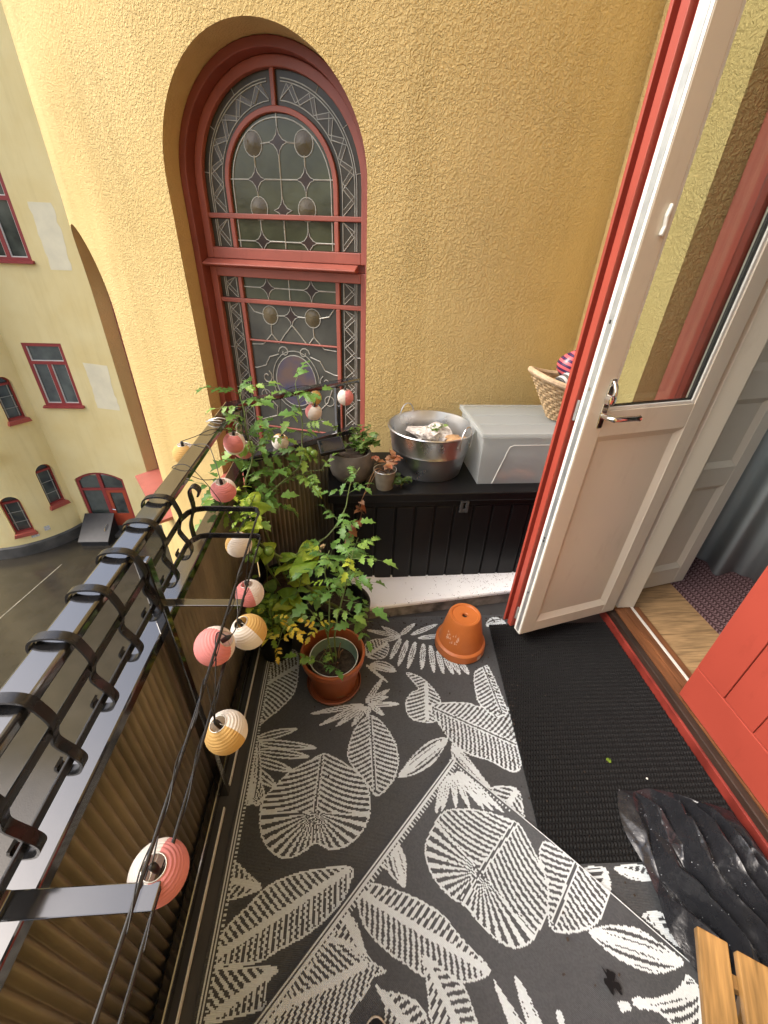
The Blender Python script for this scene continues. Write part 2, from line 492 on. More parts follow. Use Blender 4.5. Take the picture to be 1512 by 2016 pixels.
def dark_glass(name, col, rough=0.06, bump=0.25, scale=14):
    m = material(name, col, rough, spec=0.45, var=(7, 0.45), bump=(scale, bump, 0.004))
    return m
M['sg_green'] = dark_glass('stained_glass_green', (0.075, 0.085, 0.052))
M['sg_brown'] = dark_glass('stained_glass_brown', (0.050, 0.042, 0.026), 0.32)
M['sg_roundel'] = dark_glass('stained_glass_roundel', (0.115, 0.090, 0.045), 0.15, 0.5, 60)
M['sg_purple'] = dark_glass('stained_glass_purple', (0.045, 0.026, 0.022), 0.2)
M['sg_grey'] = dark_glass('stained_glass_grey', (0.085, 0.085, 0.07), 0.15)
M['far_glass'] = material('far_window_glass', (0.10, 0.115, 0.095), 0.06, spec=0.9, var=(1.8, 0.75, 5))
RUG_A_LEAVES = [('p',[(-0.389,1.257),(-0.341,1.303),(-0.26,1.3),(-0.237,1.213),(-0.239,1.091),(-0.281,1.022),(-0.341,0.966),(-0.38,0.936),(-0.378,1.019),(-0.403,1.099),(-0.389,1.166)],[(-0.394,1.107),(-0.244,1.213)],{}),
('petal',[(0.055,1.021),(0.136,1.138)],[],{'w':0.024}),
('petal',[(0.055,1.021),(0.16,1.079)],[],{'w':0.024}),
('petal',[(0.062,1.013),(0.196,1.011)],[],{'w':0.024}),
('petal',[(0.055,1.029),(0.152,1.045)],[],{'w':0.024}),
('petal',[(0.048,1.014),(-0.13,0.934)],[],{'w':0.024}),
('petal',[(0.04,1.014),(-0.168,0.983)],[],{'w':0.024}),
('petal',[(0.047,1.006),(-0.065,0.927)],[],{'w':0.024}),
('petal',[(0.055,1.006),(-0.003,0.924)],[],{'w':0.024}),
('petal',[(0.069,1.005),(0.057,0.964)],[],{'w':0.024}),
('petal',[(0.076,1.013),(0.127,0.963)],[],{'w':0.024}),
('p',[(0.07,0.968),(0.127,0.925),(0.165,0.847),(0.168,0.777),(0.144,0.719),(0.085,0.67),(0.056,0.701),(-0.011,0.787),(-0.018,0.837),(0.01,0.917)],[(0.072,0.964),(0.077,0.689)],{'rib':1}),
('l',[(0.368,0.86),(0.306,0.856),(0.246,0.82),(0.194,0.772),(0.161,0.729),(0.221,0.735),(0.291,0.767),(0.339,0.815)],[(0.364,0.857),(0.164,0.732)],{}),
('p',[(0.239,1.16),(0.299,1.135),(0.344,1.081),(0.37,1.014),(0.34,0.932),(0.276,0.928),(0.229,0.952),(0.219,1.013),(0.25,1.06),(0.282,1.075),(0.258,1.119)],[(0.322,1.107),(0.298,0.934)],{}),
('p',[(0.315,0.993),(0.383,1.006),(0.479,1.001),(0.526,0.983),(0.585,1.004),(0.677,0.922),(0.607,0.726),(0.502,0.768),(0.429,0.797),(0.379,0.846),(0.339,0.925)],[(0.335,0.984),(0.627,0.82)],{'rib':1}),
('petal',[(0.236,1.351),(0.175,1.232)],[],{'w':0.026}),
('petal',[(0.269,1.339),(0.207,1.193)],[],{'w':0.026}),
('petal',[(0.305,1.327),(0.249,1.178)],[],{'w':0.026}),
('petal',[(0.342,1.315),(0.312,1.17)],[],{'w':0.026}),
('petal',[(0.374,1.303),(0.364,1.15)],[],{'w':0.026}),
('petal',[(0.402,1.272),(0.406,1.143)],[],{'w':0.026}),
('petal',[(0.429,1.241),(0.449,1.137)],[],{'w':0.026}),
('petal',[(0.458,1.22),(0.48,1.135)],[],{'w':0.026}),
('petal',[(0.495,1.199),(0.519,1.134)],[],{'w':0.026}),
('petal',[(0.237,1.362),(0.069,1.412)],[],{'w':0.026}),
('petal',[(0.237,1.362),(0.082,1.326)],[],{'w':0.026}),
('petal',[(0.237,1.362),(0.148,1.431)],[],{'w':0.026}),
('petal',[(0.29,1.37),(0.431,1.432)],[],{'w':0.026}),
('petal',[(0.238,1.372),(0.317,1.442)],[],{'w':0.026}),
('petal',[(0.321,1.348),(0.48,1.363)],[],{'w':0.026}),
('l',[(0.11,1.226),(0.165,1.214),(0.197,1.166),(0.138,1.169),(0.077,1.199)],[(0.078,1.213),(0.197,1.166)],{}),
('p',[(0.066,1.327),(0.126,1.356),(0.174,1.322),(0.16,1.252),(0.111,1.235),(0.067,1.256)],[(0.067,1.256),(0.175,1.332)],{}),
('petal',[(0.062,1.209),(0.157,1.111)],[],{'w':0.016}),
('p',[(0.545,1.142),(0.603,1.176),(0.619,1.175),(0.63,1.102),(0.637,1.001),(0.636,0.947),(0.579,0.935),(0.529,0.991),(0.527,1.055)],[(0.596,1.176),(0.612,0.948)],{'rib':1}),
('l',[(0.678,1.411),(0.722,1.468),(0.773,1.454),(0.777,1.407)],[(0.678,1.411),(0.788,1.441)],{}),
('petal',[(-0.366,0.895),(-0.215,0.925)],[],{'w':0.034}),
('petal',[(-0.361,0.881),(-0.135,0.847)],[],{'w':0.034}),
('petal',[(-0.355,0.849),(-0.159,0.816)],[],{'w':0.034}),
('petal',[(-0.355,0.817),(-0.215,0.771)],[],{'w':0.034}),
('petal',[(-0.359,0.787),(-0.266,0.719)],[],{'w':0.034}),
('petal',[(-0.369,0.759),(-0.299,0.683)],[],{'w':0.034}),
('petal',[(-0.378,0.731),(-0.313,0.666)],[],{'w':0.034}),
('l',[(-0.395,0.923),(-0.356,0.894),(-0.34,0.835),(-0.318,0.744),(-0.302,0.689),(-0.345,0.67),(-0.38,0.682),(-0.379,0.748),(-0.384,0.837)],[(-0.381,0.923),(-0.345,0.67)],{}),
('h',[(-0.112,0.826),(-0.076,0.815),(-0.011,0.775),(0.044,0.725),(0.058,0.674),(0.055,0.617),(0.028,0.569),(-0.023,0.535),(-0.072,0.529),(-0.108,0.545),(-0.127,0.546),(-0.153,0.529),(-0.205,0.515),(-0.256,0.535),(-0.292,0.578),(-0.308,0.637),(-0.307,0.684),(-0.273,0.725),(-0.224,0.771),(-0.152,0.807)],[(-0.113,0.82),(-0.128,0.635)],{'rib':1}),
('p',[(-0.377,0.512),(-0.352,0.515),(-0.315,0.488),(-0.268,0.453),(-0.301,0.439),(-0.362,0.427),(-0.373,0.432),(-0.372,0.471)],[(-0.268,0.453),(-0.38,0.479)],{}),
('p',[(-0.007,0.484),(-0.009,0.445),(-0.032,0.407),(-0.081,0.369),(-0.132,0.341),(-0.199,0.318),(-0.251,0.299),(-0.309,0.297),(-0.368,0.304),(-0.372,0.336),(-0.35,0.376),(-0.309,0.409),(-0.258,0.452),(-0.19,0.476),(-0.107,0.486)],[(-0.012,0.48),(-0.363,0.319)],{}),
('p',[(-0.37,0.294),(-0.308,0.295),(-0.2,0.288),(-0.222,0.26),(-0.221,0.225),(-0.228,0.217),(-0.289,0.208),(-0.367,0.204),(-0.369,0.244)],[(-0.204,0.287),(-0.356,0.209)],{}),
('p',[(0.484,0.675),(0.577,0.669),(0.575,0.594),(0.57,0.579),(0.528,0.618)],[(0.577,0.669),(0.528,0.618)],{}),
('l',[(0.381,0.839),(0.424,0.791),(0.481,0.686),(0.488,0.669),(0.418,0.713),(0.372,0.769)],[(0.378,0.826),(0.484,0.675)],{}),
('p',[(0.707,0.436),(0.776,0.434),(0.768,0.384),(0.747,0.389)],[(0.776,0.434),(0.754,0.385)],{}),
('p',[(0.805,0.434),(0.9,0.434),(0.909,0.396),(0.839,0.404)],[(0.805,0.434),(0.902,0.4)],{}),
('p',[(0.826,0.323),(0.889,0.325),(0.892,0.254),(0.853,0.291)],[(0.853,0.324),(0.886,0.257)],{})]
RUG_B_LEAVES = [('h',[(0.163,0.08),(0.116,0.119),(0.07,0.18),(0.03,0.268),(0.032,0.301),(0.067,0.365),(0.102,0.414),(0.144,0.444),(0.207,0.445),(0.257,0.438),(0.297,0.411),(0.316,0.369),(0.321,0.317),(0.317,0.262),(0.328,0.228),(0.33,0.179),(0.32,0.136),(0.287,0.094),(0.231,0.08)],[(0.03,0.274),(0.218,0.255)],{'rib':1}),
('p',[(0.013,0.37),(-0.003,0.459),(-0.004,0.522),(-0.001,0.561),(0.063,0.565),(0.117,0.549),(0.168,0.509),(0.194,0.47),(0.166,0.442),(0.11,0.418),(0.063,0.369)],[(0.004,0.462),(0.18,0.469)],{'rib':1}),
('l',[(0.128,0.546),(0.074,0.587),(0.03,0.644),(0.019,0.686),(0.014,0.724),(0.016,0.759),(0.076,0.72),(0.105,0.681),(0.127,0.626),(0.133,0.586)],[(0.126,0.549),(0.017,0.758)],{}),
('p',[(0.503,0.006),(0.466,0.026),(0.431,0.077),(0.393,0.159),(0.373,0.231),(0.378,0.29),(0.375,0.38),(0.41,0.371),(0.446,0.34),(0.477,0.301),(0.509,0.253),(0.523,0.205),(0.537,0.156),(0.542,0.075)],[(0.502,0.015),(0.383,0.376)],{}),
('p',[(0.655,0.006),(0.63,0.019),(0.594,0.078),(0.581,0.13),(0.563,0.182),(0.596,0.164),(0.621,0.169),(0.676,0.163),(0.707,0.165),(0.848,0.01),(0.804,0.011),(0.744,0.016),(0.687,0.015)],[(0.586,0.135),(0.825,0.012)],{'kk':0.9}),
('p',[(0.625,0.014),(0.564,0.018),(0.552,0.062),(0.576,0.126),(0.566,0.179),(0.594,0.078)],[(0.563,0.024),(0.581,0.13)],{}),
('p',[(0.601,0.177),(0.591,0.201),(0.565,0.238),(0.549,0.281),(0.568,0.317),(0.633,0.245),(0.612,0.22)],[(0.6,0.18),(0.596,0.286)],{}),
('p',[(0.476,0.233),(0.459,0.289),(0.448,0.342),(0.465,0.383),(0.491,0.404),(0.556,0.332),(0.528,0.29),(0.507,0.268)],[(0.475,0.238),(0.516,0.376)],{}),
('l',[(0.388,0.396),(0.391,0.43),(0.399,0.473),(0.407,0.496),(0.43,0.47),(0.41,0.431)],[(0.388,0.396),(0.419,0.483)],{}),
('l',[(0.344,0.433),(0.347,0.466),(0.361,0.501),(0.378,0.527),(0.399,0.505),(0.377,0.467)],[(0.344,0.433),(0.387,0.518)],{}),
('l',[(0.325,0.537),(0.322,0.552),(0.341,0.568),(0.35,0.559)],[(0.325,0.537),(0.345,0.564)],{}),
('petal',[(0.076,0.023),(0.185,0.064)],[],{'w':0.022}),
('petal',[(0.058,0.029),(0.167,0.076)],[],{'w':0.022}),
('petal',[(0.042,0.033),(0.126,0.105)],[],{'w':0.022}),
('petal',[(0.036,0.04),(0.098,0.142)],[],{'w':0.022}),
('petal',[(0.031,0.041),(0.066,0.177)],[],{'w':0.022}),
('petal',[(0.027,0.045),(0.05,0.201)],[],{'w':0.022}),
('petal',[(0.022,0.05),(0.031,0.23)],[],{'w':0.022}),
('l',[(0.359,-0.0),(0.333,0.014),(0.339,0.048),(0.355,0.076),(0.401,0.11),(0.409,0.073),(0.409,0.023),(0.407,0.007)],[(0.341,0.006),(0.401,0.11)],{}),
('l',[(0.17,0.677),(0.145,0.709),(0.096,0.748),(0.057,0.764),(0.032,0.772),(0.044,0.801),(0.116,0.815),(0.153,0.775),(0.156,0.731),(0.186,0.685)],[(0.178,0.683),(0.041,0.8)],{}),
('p',[(0.208,0.65),(0.19,0.666),(0.198,0.678),(0.218,0.66)],[(0.208,0.65),(0.201,0.675)],{})]

# ================================================================ SETTING
GZ = -7.85
# ---- wet courtyard asphalt
def make_asphalt():
    m = bpy.data.materials.new('wet_asphalt'); m.use_nodes = True
    nt, b = nodes_of(m)
    g = nt.nodes.new('ShaderNodeNewGeometry')
    n = nt.nodes.new('ShaderNodeTexNoise'); n.inputs['Scale'].default_value = 0.22; n.inputs['Detail'].default_value = 5; n.inputs['Roughness'].default_value = 0.55
    n2 = nt.nodes.new('ShaderNodeTexNoise'); n2.inputs['Scale'].default_value = 2.2; n2.inputs['Detail'].default_value = 6
    n3 = nt.nodes.new('ShaderNodeTexNoise'); n3.inputs['Scale'].default_value = 40; n3.inputs['Detail'].default_value = 3
    for k in (n, n2, n3): nt.links.new(g.outputs['Position'], k.inputs['Vector'])
    r = nt.nodes.new('ShaderNodeMapRange'); r.inputs['From Min'].default_value = 0.42; r.inputs['From Max'].default_value = 0.60
    r.inputs['To Min'].default_value = 0.04; r.inputs['To Max'].default_value = 0.26
    nt.links.new(n.outputs['Fac'], r.inputs['Value']); nt.links.new(r.outputs[0], b.inputs['Roughness'])
    mx = nt.nodes.new('ShaderNodeMix'); mx.data_type = 'RGBA'
    mx.inputs['A'].default_value = (0.022, 0.019, 0.014, 1); mx.inputs['B'].default_value = (0.050, 0.043, 0.032, 1)
    nt.links.new(n2.outputs['Fac'], mx.inputs['Factor']); nt.links.new(mx.outputs['Result'], b.inputs['Base Color'])
    bp = nt.nodes.new('ShaderNodeBump'); bp.inputs['Strength'].default_value = 0.22; bp.inputs['Distance'].default_value = 0.008
    nt.links.new(n3.outputs['Fac'], bp.inputs['Height']); nt.links.new(bp.outputs[0], b.inputs['Normal'])
    b.inputs['Specular IOR Level'].default_value = 0.6
    return m
M['asphalt'] = make_asphalt()
g = MB().add([(-150, -150, GZ), (150, -150, GZ), (150, 150, GZ), (-150, 150, GZ)], [(0, 1, 2, 3)]).build('courtyard_ground', M['asphalt'])
tag(g, 'wet dark asphalt of the courtyard far below', kind='structure')
mk = MB().beam((-10.26, 8.4, GZ + 0.006), (-9.77, 11.6, GZ + 0.006), 0.035, 0.006).build('paint_line', material('worn_line', (0.30, 0.27, 0.20), 0.7, var=(9, 0.6)))
tag(mk, 'thin worn pale line across the wet courtyard', kind='structure')

# ---- generic wall with openings along a path parameter
def opening_wall(P, cols, z0, z1, openings):
    """P(s)->(x,y); openings: dict(s0,s1,bot,top(s)); returns MB of the outer skin"""
    mb = MB()
    ss = sorted(set(round(c, 6) for c in cols))
    for a, b in zip(ss[:-1], ss[1:]):
        mid = (a + b) / 2
        segs_a, segs_b = [(z0)], [(z0)]
        ops = sorted([o for o in openings if o['s0'] - 1e-6 <= mid <= o['s1'] + 1e-6], key=lambda o: o['bot'])
        for o in ops:
            segs_a += [o['bot'], o['top'](a)]
            segs_b += [o['bot'], o['top'](b)]
        segs_a.append(z1); segs_b.append(z1)
        xa, ya = P(a); xb, yb = P(b)
        for k in range(0, len(segs_a), 2):
            mb.add([(xa, ya, segs_a[k]), (xb, yb, segs_b[k]), (xb, yb, segs_b[k + 1]), (xa, ya, segs_a[k + 1])], [(0, 1, 2, 3)])
    return mb

# ---- stair tower beside the balcony (cylinder with arched stained-glass windows)
TCX, TCY, TR = 0.4215, 4.879, 2.656
HW = 0.49                                   # half width of an opening
W1_A, W1_SILL = rad(252.0), 0.26
W2_A, W2_SILL = rad(213.0), -0.40
WH = 1.56                                   # sill to spring line
def tower_P(s): return (TCX + TR * math.cos(s), TCY + TR * math.sin(s))
cols = [rad(a) for a in np.arange(150, 300.1, 2.0)]
ops = []
for A, S in ((W1_A, W1_SILL), (W2_A, W2_SILL)):
    us = [HW * math.sin(t) for t in np.linspace(-PI / 2, PI / 2, 41)]
    angs = [A + math.asin(u / TR) for u in us]
    cols = [c for c in cols if not (angs[0] < c < angs[-1])] + angs
    def top(s, A=A, S=S):
        u = TR * math.sin(s - A)
        return S + WH + math.sqrt(max(0.0, HW * HW - u * u))
    ops.append(dict(s0=angs[0], s1=angs[-1], bot=S, top=top, angs=angs, us=us, A=A, S=S))
# extra opening rows further down the stair, hidden from here, are left as plain wall
tw = thing('stair_tower', 'rough yellow stucco round stair tower with arched stained glass windows', 'tower', (TCX, TCY, GZ))
opening_wall(tower_P, cols, GZ, 7.0, ops).build('tower_wall', M['stucco'], tw)
for o in ops:
    A, S = o['A'], o['S']
    N = Vector((-math.cos(A), -math.sin(A), 0)); U = Vector((-math.sin(A), math.cos(A), 0))
    midp = Vector((TCX, TCY, 0)) - N * math.sqrt(TR * TR - HW * HW)
    out_pts, in_pts = [], []
    contour = [(-HW, S)] + [(u, S + WH + math.sqrt(max(0, HW * HW - u * u))) for u in o['us']] + [(HW, S)]
    r = MB()
    V = []
    for (u, z) in contour:
        a = A + math.asin(u / TR); x, y = tower_P(a)
        q = midp + U * u + N * 0.25
        V += [(x, y, z), (q.x, q.y, z)]
    n = len(contour)
    r.add(V, [(2 * i, 2 * i + 1, 2 * i + 3, 2 * i + 2) for i in range(n - 1)] + [(0, 1, 2 * n - 1, 2 * n - 2)])
    r.build('window_reveal', M['stucco_fine'], tw, smooth=True)

def arch(r, zb, n=28, zs=WH):
    return [(-r, zb)] + [(-r * math.cos(t), zs + r * math.sin(t)) for t in np.linspace(0, PI, n)] + [(r, zb)]
WF = lambda a, b, d: (a, d, b)               # window frame: local x = width, z = height, y = inward
def stained_window(label, loc, rz):
    w = thing('stained_glass_window', label, 'window', loc, rz)
    y0 = 0.19
    # fixed frame
    MB().strip_prism(arch(0.489, 0.0), arch(0.4525, 0.0), WF, y0 - 0.085, y0 + 0.055).build('outer_frame', M['red_dark'], w, local=True, bevel=0.004)
    # upper sash
    up = 1.255
    us = MB().strip_prism(arch(0.4515, up), arch(0.412, up), WF, y0 - 0.02, y0 + 0.03)
    us.box(-0.412, 0.412, y0 - 0.02, y0 + 0.03, up, up + 0.052)
    us.build('upper_sash', M['red'], w, local=True, bevel=0.004)
    b = MB()
    b.strip_prism(arch(0.293, 1.455), arch(0.271, 1.455), WF, y0 - 0.012, y0 + 0.02)
    b.build('arched_glazing_bar', M['red'], w, local=True, bevel=0.003)
    for sx in (-1, 1):
        MB().box(sx * 0.282 - 0.011, sx * 0.282 + 0.011, y0 - 0.012, y0 + 0.02, up + 0.052, 1.433).build('glazing_bar', M['red'], w, local=True, bevel=0.003)
    MB().box(-0.412, 0.412, y0 - 0.013, y0 + 0.021, 1.433, 1.455).build('glazing_bar', M['red'], w, local=True, bevel=0.003)
    MB().box(-0.010, 0.010, y0 - 0.012, y0 + 0.02, WH + 0.291, WH + 0.413).build('glazing_bar', M['red'], w, local=True, bevel=0.003)
    # drip board on the transom
    MB().prism([(y0 - 0.082, 1.226), (y0 - 0.082, 1.234), (y0 - 0.03, 1.254), (y0 - 0.022, 1.254), (y0 - 0.022, 1.219), (y0 - 0.05, 1.219)], lambda a, c, d: (d, a, c), -0.4515, 0.40).build('drip_board', M['red'], w, local=True, bevel=0.004)
    MB().box(-0.4515, 0.4515, y0 + 0.0, y0 + 0.05, 1.2195, 1.2545).build('transom', M['red_dark'], w, local=True)
    # lower sash
    ls = MB()
    ls.box(-0.4515, -0.412, y0 - 0.02, y0 + 0.03, 0.02, 1.218).box(0.412, 0.4515, y0 - 0.02, y0 + 0.03, 0.02, 1.218)
    ls.box(-0.412, 0.412, y0 - 0.02, y0 + 0.03, 1.172, 1.218).box(-0.412, 0.412, y0 - 0.02, y0 + 0.03, 0.02, 0.07)
    ls.build('lower_sash', M['red'], w, local=True, bevel=0.004)
    for sx in (-1, 1):
        for (za, zb) in ((0.07, 1.045), (1.067, 1.172)):
            MB().box(sx * 0.282 - 0.011, sx * 0.282 + 0.011, y0 - 0.012, y0 + 0.02, za, zb).build('glazing_bar', M['red'], w, local=True, bevel=0.003)
    MB().box(-0.412, 0.412, y0 - 0.013, y0 + 0.021, 1.045, 1.067).build('glazing_bar', M['red'], w, local=True, bevel=0.003)
    for z in (0.85, 0.325):
        MB().tube([(-0.27, y0 - 0.004, z), (0.27, y0 - 0.004, z)], 0.0055, 8).build('saddle_bar', M['red'], w, local=True, smooth=True)
    # glass panes, one per light
    def pane(poly, mat, name='pane', off=0.0, th=0.004):
        return MB().prism(poly, WF, y0 + 0.006 + off, y0 + 0.006 + off + th).build(name, mat, w, local=True)
    pane(arch(0.270, 1.456, 24), M['sg_green'])
    pane([(-0.27, up + 0.053), (0.27, up + 0.053), (0.27, 1.432), (-0.27, 1.432)], M['sg_green'])
    pane([(-0.27, 1.068), (0.27, 1.068), (0.27, 1.171), (-0.27, 1.171)], M['sg_green'])
    pane([(-0.27, 0.071), (0.27, 0.071), (0.27, 1.044), (-0.27, 1.044)], M['sg_grey'])
    A, B = arch(0.411, 1.456, 40), arch(0.294, 1.456, 40)
    MB().strip_prism(A, B, WF, y0 + 0.006, y0 + 0.010).build('pane', M['sg_brown'], w, local=True)
    for sx in (-1, 1):
        for (za, zb) in ((up + 0.053, 1.432), (1.068, 1.171), (0.071, 1.044)):
            x0, x1 = sorted((sx * 0.294, sx * 0.411))
            pane([(x0, za), (x1, za), (x1, zb), (x0, zb)], M['sg_brown'])
    # lead cames
    lead = MB()
    def line(pts, r=0.0034):
        lead.tube([(a, y0 + 0.004, c) for a, c in pts], r, 5)
    def circ(cx, cz, rx, rz, r=0.0026, n=20):
        lead.tube([(cx + rx * math.cos(2 * PI * k / n), y0 + 0.004, cz + rz * math.sin(2 * PI * k / n)) for k in range(n)], r, 5, closed=True)
    def side_path(sgn, rr, s, zb):
        """s from bottom zb upwards then round the arch"""
        L = WH - zb
        if s <= L: return (sgn * rr, zb + s)
        t = (s - L) / 0.345
        return (sgn * rr * math.cos(t), WH + rr * math.sin(t))
    strips = []
    for sgn in (-1, 1):
        for zb, Lmax in ((1.456, (WH - 1.456) + 0.345 * (PI / 2) - 0.03), (up + 0.056, 1.43 - up - 0.056), (1.07, 0.10), (0.074, 0.968)):
            ns = max(2, int(Lmax / 0.03))
            for rr in (0.384, 0.374, 0.312):
                line([side_path(sgn, rr, Lmax * k / ns, zb) for k in range(ns + 1)], 0.0027)
            nz = max(1, round(Lmax / 0.098))
            st = Lmax / nz
            for k in range(nz):
                a0, a1, am = k * st, (k + 1) * st, (k + 0.5) * st
                p, q, r_ = side_path(sgn, 0.316, a0, zb), side_path(sgn, 0.370, am, zb), side_path(sgn, 0.316, a1, zb)
                line([p, q, r_], 0.0027)
                e = 0.024
                for (pa, pb, oa, ob) in ((0.316, 0.370, a0, am), (0.370, 0.316, am, a1)):
                    Q = [side_path(sgn, pa, oa, zb), side_path(sgn, pb, ob, zb), side_path(sgn, pb, min(ob + e, Lmax), zb), side_path(sgn, pa, min(oa + e, Lmax), zb)]
                    strips.append(Q)
                    line([Q[3], Q[2]], 0.0018)
            if Lmax > 0.3:
                for k in range(1, 4):
                    s_ = Lmax * k / 4
                    line([side_path(sgn, 0.384, s_, zb), side_path(sgn, 0.410, s_, zb)], 0.002)
    def astroid(cx, cz, s=0.048):
        pts = []
        for k in range(4):
            a0, a1 = k * PI / 2, (k + 1) * PI / 2
            p0 = (cx + s * math.cos(a0), cz + s * 1.15 * math.sin(a0)); p1 = (cx + s * math.cos(a1), cz + s * 1.15 * math.sin(a1))
            for t in (0, 0.33, 0.66):
                q = (cx + (p0[0] + p1[0] - 2 * cx) * 0.12, cz + (p0[1] + p1[1] - 2 * cz) * 0.12)
                pts.append(((1 - t) ** 2 * p0[0] + 2 * t * (1 - t) * q[0] + t * t * p1[0], (1 - t) ** 2 * p0[1] + 2 * t * (1 - t) * q[1] + t * t * p1[1]))
        lead.tube([(a, y0 + 0.004, c) for a, c in pts], 0.0026, 5, closed=True)
        pane(pts, M['sg_purple'], 'diamond_pane', -0.003)
    def roundel(cx, cz, r=0.046):
        circ(cx, cz, r, r * 1.05)
        pr = MB().lathe([(0.0, -0.010), (r * 0.35, -0.009), (r * 0.6, -0.003), (r * 0.96, 0.0), (r * 0.96, 0.004)], 20)
        pr.v = [(cx + x, y0 + 0.003 + z * 0.6, cz + y) for x, y, z in pr.v]
        pr.build('roundel', M['sg_roundel'], w, local=True, smooth=True)
    dz = -W1_SILL
    for z in (1.985, 1.738):
        for sx in (-1, 1): roundel(sx * 0.128, z + dz)
    for sx in (-1, 1): roundel(sx * 0.128, 1.248 + dz)
    for (x, z) in ((0, 1.99), (-0.128, 1.853), (0.128, 1.853), (0, 1.732), (-0.128, 1.60), (0.128, 1.60), (-0.128, 1.385), (0.128, 1.385), (0, 1.25)):
        astroid(x, z + dz)
    line(arch(0.256, 1.456, 24)); line([(-0.256, 1.31), (-0.256, 1.43)]); line([(0.256, 1.31), (0.256, 1.43)])
    line([(0, 2.045 + dz), (0, 2.09 + dz)])
    line([(0, 1.945 + dz), (0, 1.778 + dz)]); line([(0, 1.69 + dz), (0, 1.57 + dz)]); line([(0, 1.33 + dz), (0, 1.43 + dz)]); line([(0, 1.295 + dz), (0, 1.30 + dz)])
    for sx in (-1, 1):
        line([(sx * 0.128, 1.943 + dz), (sx * 0.128, 1.90 + dz)]); line([(sx * 0.128, 1.807 + dz), (sx * 0.128, 1.78 + dz)])
        line([(sx * 0.04, 1.99 + dz), (sx * 0.088, 1.985 + dz)]); line([(sx * 0.168, 1.853 + dz), (sx * 0.27, 1.853 + dz)]); line([(sx * 0.088, 1.853 + dz), (0, 1.853 + dz)])
        line([(sx * 0.168, 1.60 + dz), (sx * 0.27, 1.60 + dz)]); line([(sx * 0.088, 1.60 + dz), (0, 1.60 + dz)]); line([(sx * 0.128, 1.646 + dz), (sx * 0.128, 1.698 + dz)])
        line([(sx * 0.168, 1.385 + dz), (sx * 0.27, 1.385 + dz)]); line([(sx * 0.088, 1.385 + dz), (0, 1.385 + dz)]); line([(sx * 0.128, 1.34 + dz), (sx * 0.128, 1.32 + dz)])
        line([(sx * 0.128, 1.43 + dz), (sx * 0.128, 1.445 + dz)])
        line([(sx * 0.04, 1.25 + dz), (sx * 0.088, 1.248 + dz)]); line([(sx * 0.168, 1.25 + dz), (sx * 0.225, 1.262 + dz), (sx * 0.262, 1.31 + dz)])
        line([(sx * 0.128, 1.205 + dz), (sx * 0.13, 1.15 + dz), (sx * 0.10, 1.115 + dz)]); line([(sx * 0.13, 1.15 + dz), (sx * 0.19, 1.09 + dz), (sx * 0.262, 1.085 + dz)])
        line([(0, 1.205 + dz), (sx * 0.05, 1.15 + dz), (sx * 0.09, 1.10 + dz)])
        sp = [(sx * (0.062 + (0.036 - 0.0026 * k) * math.cos(k * 0.62)), 1.055 + dz + (0.036 - 0.0026 * k) * math.sin(k * 0.62)) for k in range(12)]
        line(sp)
        sp = [(sx * (0.19 + (0.038 - 0.0026 * k) * math.cos(2 + k * 0.62)), 0.90 + dz + (0.042 - 0.0026 * k) * math.sin(2 + k * 0.62)) for k in range(12)]
        line(sp)
        line([(sx * 0.10, 1.04 + dz), (sx * 0.16, 1.02 + dz), (sx * 0.19, 0.97 + dz), (sx * 0.25, 0.95 + dz), (sx * 0.268, 0.95 + dz)])
        line([(sx * 0.23, 0.86 + dz), (sx * 0.20, 0.78 + dz), (sx * 0.14, 0.72 + dz), (sx * 0.15, 0.66 + dz), (sx * 0.268, 0.62 + dz)])
        circ(sx * 0.21, 0.79 + dz, 0.03, 0.03)
    circ(0, 0.89 + dz, 0.128, 0.150, 0.0032, 32); circ(0, 0.89 + dz, 0.150, 0.175, 0.0026, 32)
    pane([(0.127 * math.cos(2 * PI * k / 28), 0.89 + dz + 0.149 * math.sin(2 * PI * k / 28)) for k in range(28)], M['medallion'], 'medallion', -0.003)
    lead.build('lead_came', M['lead'], w, local=True)
    sm = MB()
    cache = {}
    for Q in strips:
        MB().prism(Q, WF, y0 + 0.003, y0 + 0.0065).build('border_pane', M['sg_strip'], w, local=True)
    # metal sill
    MB().prism([(y0 - 0.30, 0.004), (y0 - 0.30, -0.02), (y0 + 0.05, 0.0), (y0 + 0.05, 0.045)], lambda a, c, d: (d, a, c), -0.488, 0.488).build('window_sill', M['red'], w, local=True)
    return w
md = material('painted_medallion', (0.13, 0.085, 0.07), 0.12, spec=0.6, var=(9, 0.5), col2=(0.05, 0.055, 0.11))
M['medallion'] = md
M['sg_strip'] = dark_glass('stained_glass_strip', (0.085, 0.070, 0.050), 0.2)
def chord_mid(A):
    return (TCX + math.sqrt(TR * TR - HW * HW) * math.cos(A), TCY + math.sqrt(TR * TR - HW * HW) * math.sin(A))
mx_, my_ = chord_mid(W1_A)
win1 = stained_window('tall arched stained glass window in red frame above the storage bench', (mx_, my_, W1_SILL), W1_A + PI / 2)
win2 = copy_tree(win1)
mx_, my_ = chord_mid(W2_A)
win2.location = (mx_, my_, W2_SILL); win2.rotation_euler = (0, 0, W2_A + PI / 2)
win2['label'] = 'lower arched tower window seen nearly edge-on at the left above the railing'
# dark stair behind the windows
sb = MB().lathe([(2.2, 0), (2.2, 14)], 40, (TCX, TCY, GZ)).build('stair_core', material('dark_stair_interior', (0.06, 0.05, 0.04), 0.9), tw)

